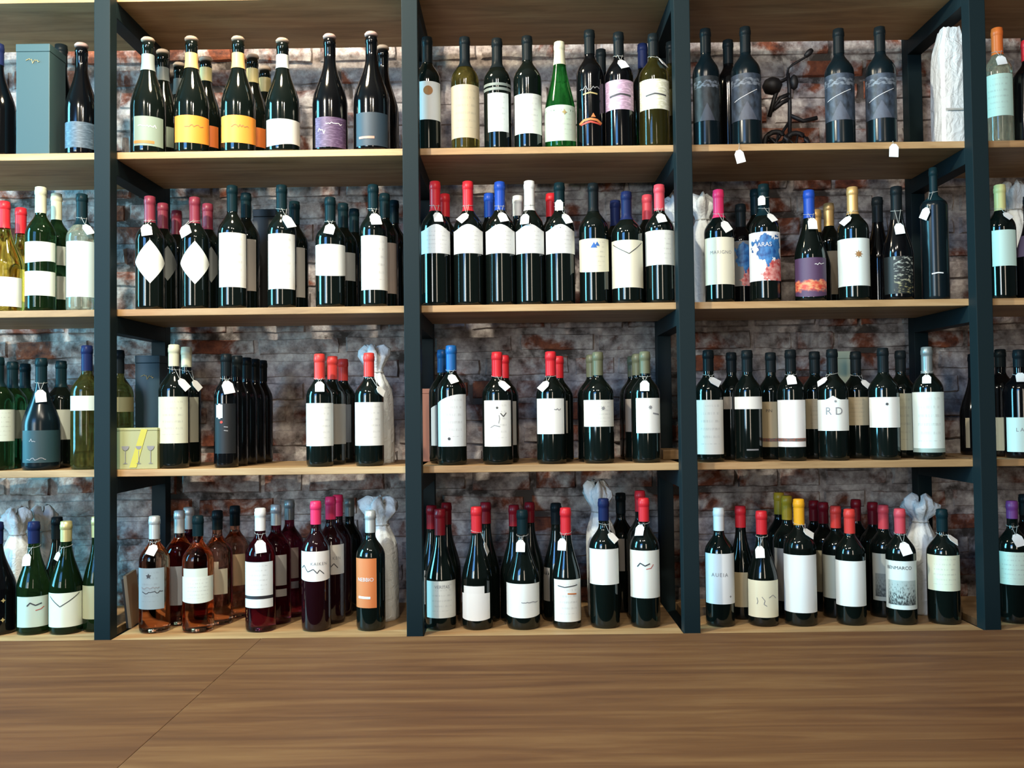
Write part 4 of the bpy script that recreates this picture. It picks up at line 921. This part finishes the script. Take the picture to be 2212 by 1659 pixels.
# leaning card behind the rose wines
cd = empty('card', (at(292, 1300, 0.17).x, 0.17, ROWZ[3] + .0005)); tag(cd, 'tan cardboard sleeve leaning behind the rose wine on the bottom shelf', 'card')
V, F = box_geo(-.004, .004, -.05, .05, 0, .135); o = mesh_obj('sheet', V, F, plain('card_tan', (0.34, 0.27, 0.18), 0.8), cd)
V, F = box_geo(-.0105, -.0045, -.045, .045, .0, .125); mesh_obj('flap', V, F, plain('card_dark', (0.03, 0.03, 0.03), 0.8), cd)
cd.rotation_euler = (0, -0.10, 0.15)

# white paper package on the top shelf
pk = empty('paper_package', (at(2053, 200, 0.14).x, 0.14, ROWZ[0] + .0004)); tag(pk, 'tall crumpled white paper package beside the post on the top shelf', 'package')
hw = (at(2088, 200, 0.14).x - at(2019, 200, 0.14).x) / 2; hh = at(2053, 66, 0.14).z - ROWZ[0]
rnd = random.Random(3); V, F = [], []; seg, nr = 28, 12
for j in range(nr + 1):
    t = j / nr
    for k in range(seg):
        a = 2 * math.pi * k / seg; ca, sa = math.cos(a), math.sin(a)
        q = 1.0 / max(abs(ca), abs(sa)) ** 0.75
        shrink = 1.0 if t < .78 else 1 - (t - .78) * 1.9
        r = (1 + rnd.uniform(-.035, .035)) * q * shrink * (1 - .05 * t)
        V.append((hw * r * sa, -.040 * r * ca, hh * t + (rnd.uniform(-.004, .004) if 0 < j else 0)))
for j in range(nr):
    for k in range(seg):
        k2 = (k + 1) % seg; F.append((j * seg + k, j * seg + k2, (j + 1) * seg + k2, (j + 1) * seg + k))
F.append(tuple(range(seg - 1, -1, -1))); F.append(tuple(nr * seg + k for k in range(seg)))
mesh_obj('paper', V, F, MATS['tissue_paper'], pk)
V, F = box_geo(-hw * .8, hw * .8, -.0445, -.0435, hh * .30, hh * .315); mesh_obj('tape', V, F, STRING, pk)

# tricycle-like wrought iron bottle holder
IR = plain('wrought_iron', (0.006, 0.005, 0.006), 0.55)
hy = 0.20; hb = at(1705, 200, hy)
ih = empty('iron_bottle_holder', (hb.x, hy, ROWZ[0] + .0005)); tag(ih, 'black wrought iron bottle holder with curved handle between mountain labels', 'bottle holder')


def hp(px, py, dy=0.0):
    q = at(px, py, hy); return (q.x - hb.x, dy, q.z - ROWZ[0])


def iron(name, paths, r):
    V, F = merge([tube(p, r, 8) for p in paths]); return mesh_obj(name, V, F, IR, ih, True)


iron('stem', [[hp(1706, 300), hp(1706, 230), hp(1705, 190), hp(1702, 160)]], .0055)
iron('handle', [[hp(1701, 160), hp(1703, 148), hp(1712, 140), hp(1726, 132), hp(1738, 125), hp(1744, 119)]], .0032)
iron('grip', [[hp(1740, 122), hp(1748, 114), hp(1754, 108)]], [.006, .0085, .006])
iron('frame', [[hp(1704, 168), hp(1685, 178), hp(1672, 215), hp(1662, 252)], [hp(1705, 204), hp(1685, 212), hp(1668, 240)], [hp(1706, 214), hp(1690, 222), hp(1672, 236)], [hp(1707, 250), hp(1735, 262), hp(1765, 255)]], .0058)
V, F = lathe([(.004, -.028), (.020, -.020), (.027, 0), (.020, .018), (.006, .027)], 16)
c = hp(1668, 186); mesh_obj('saddle', [(x + c[0], y + c[1], z * .85 + c[2]) for x, y, z in V], F, IR, ih, True)
c = hp(1715, 178); mesh_obj('lamp', [(x * .45 + c[0], y * .45 + c[1], z * .75 + c[2]) for x, y, z in V], F, IR, ih, True)
for wx, wr, dy in ((1668, .031, -.035), (1668, .031, .035), (1718, .034, 0.0)):
    c = hp(wx, 280); zc = wr + .004
    ring = [(c[0] + wr * math.cos(q), dy, zc + wr * math.sin(q)) for q in [2 * math.pi * k / 20 for k in range(21)]]
    sp = [[(c[0] - wr * math.cos(q), dy, zc - wr * math.sin(q)), (c[0] + wr * math.cos(q), dy, zc + wr * math.sin(q))] for q in (0.3, 1.35, 2.4)]
    V, F = merge([tube(ring, .0068, 6)] + [tube(s, .0032, 5) for s in sp]); mesh_obj('wheel', V, F, IR, ih, True)
iron('axle', [[(hp(1668, 280)[0], -.035, .035), (hp(1668, 280)[0], .035, .035)], [(hp(1668, 280)[0], 0, .035), hp(1706, 262)]], .004)

# price tags dangling over the front edge of the top shelf
for (tx, ty, rot, words) in ((1598, 338, .25, 'left'), (1931, 325, -.05, 'right')):
    c = at(tx, ty, 0.034); top = at(tx, ty - 40, 0.036)
    r_ = empty('hanging_tag', (c.x, 0.034, c.z)); tag(r_, 'white price tag dangling below the top shelf edge, the %s of two' % words, 'price tag', 'dangling tags')
    hw_, hh_ = .0115, .0165; out = [(-hw_, -hh_), (hw_, -hh_), (hw_, hh_ * .5), (hw_ * .45, hh_), (-hw_ * .45, hh_), (-hw_, hh_ * .5)]
    cr, sr = math.cos(rot), math.sin(rot); V = []
    for lay in (-.0005, .0005):
        for p, q in out: V.append((p * cr - q * sr, lay, p * sr + q * cr))
    F = [tuple(range(6)), tuple(range(11, 5, -1))] + [(i, i + 6, (i + 1) % 6 + 6, (i + 1) % 6) for i in range(6)]
    mesh_obj('paper', V, F, PAPER, r_)
    zt = ROWZ[0] - c.z + .0012
    V, F = tube([(-hh_ * .8 * sr, 0, hh_ * .8 * cr), (0, .002, zt * .7), (0, .004, zt), (.002, .02, zt)], .0007, 5); mesh_obj('string', V, F, STRING, r_)
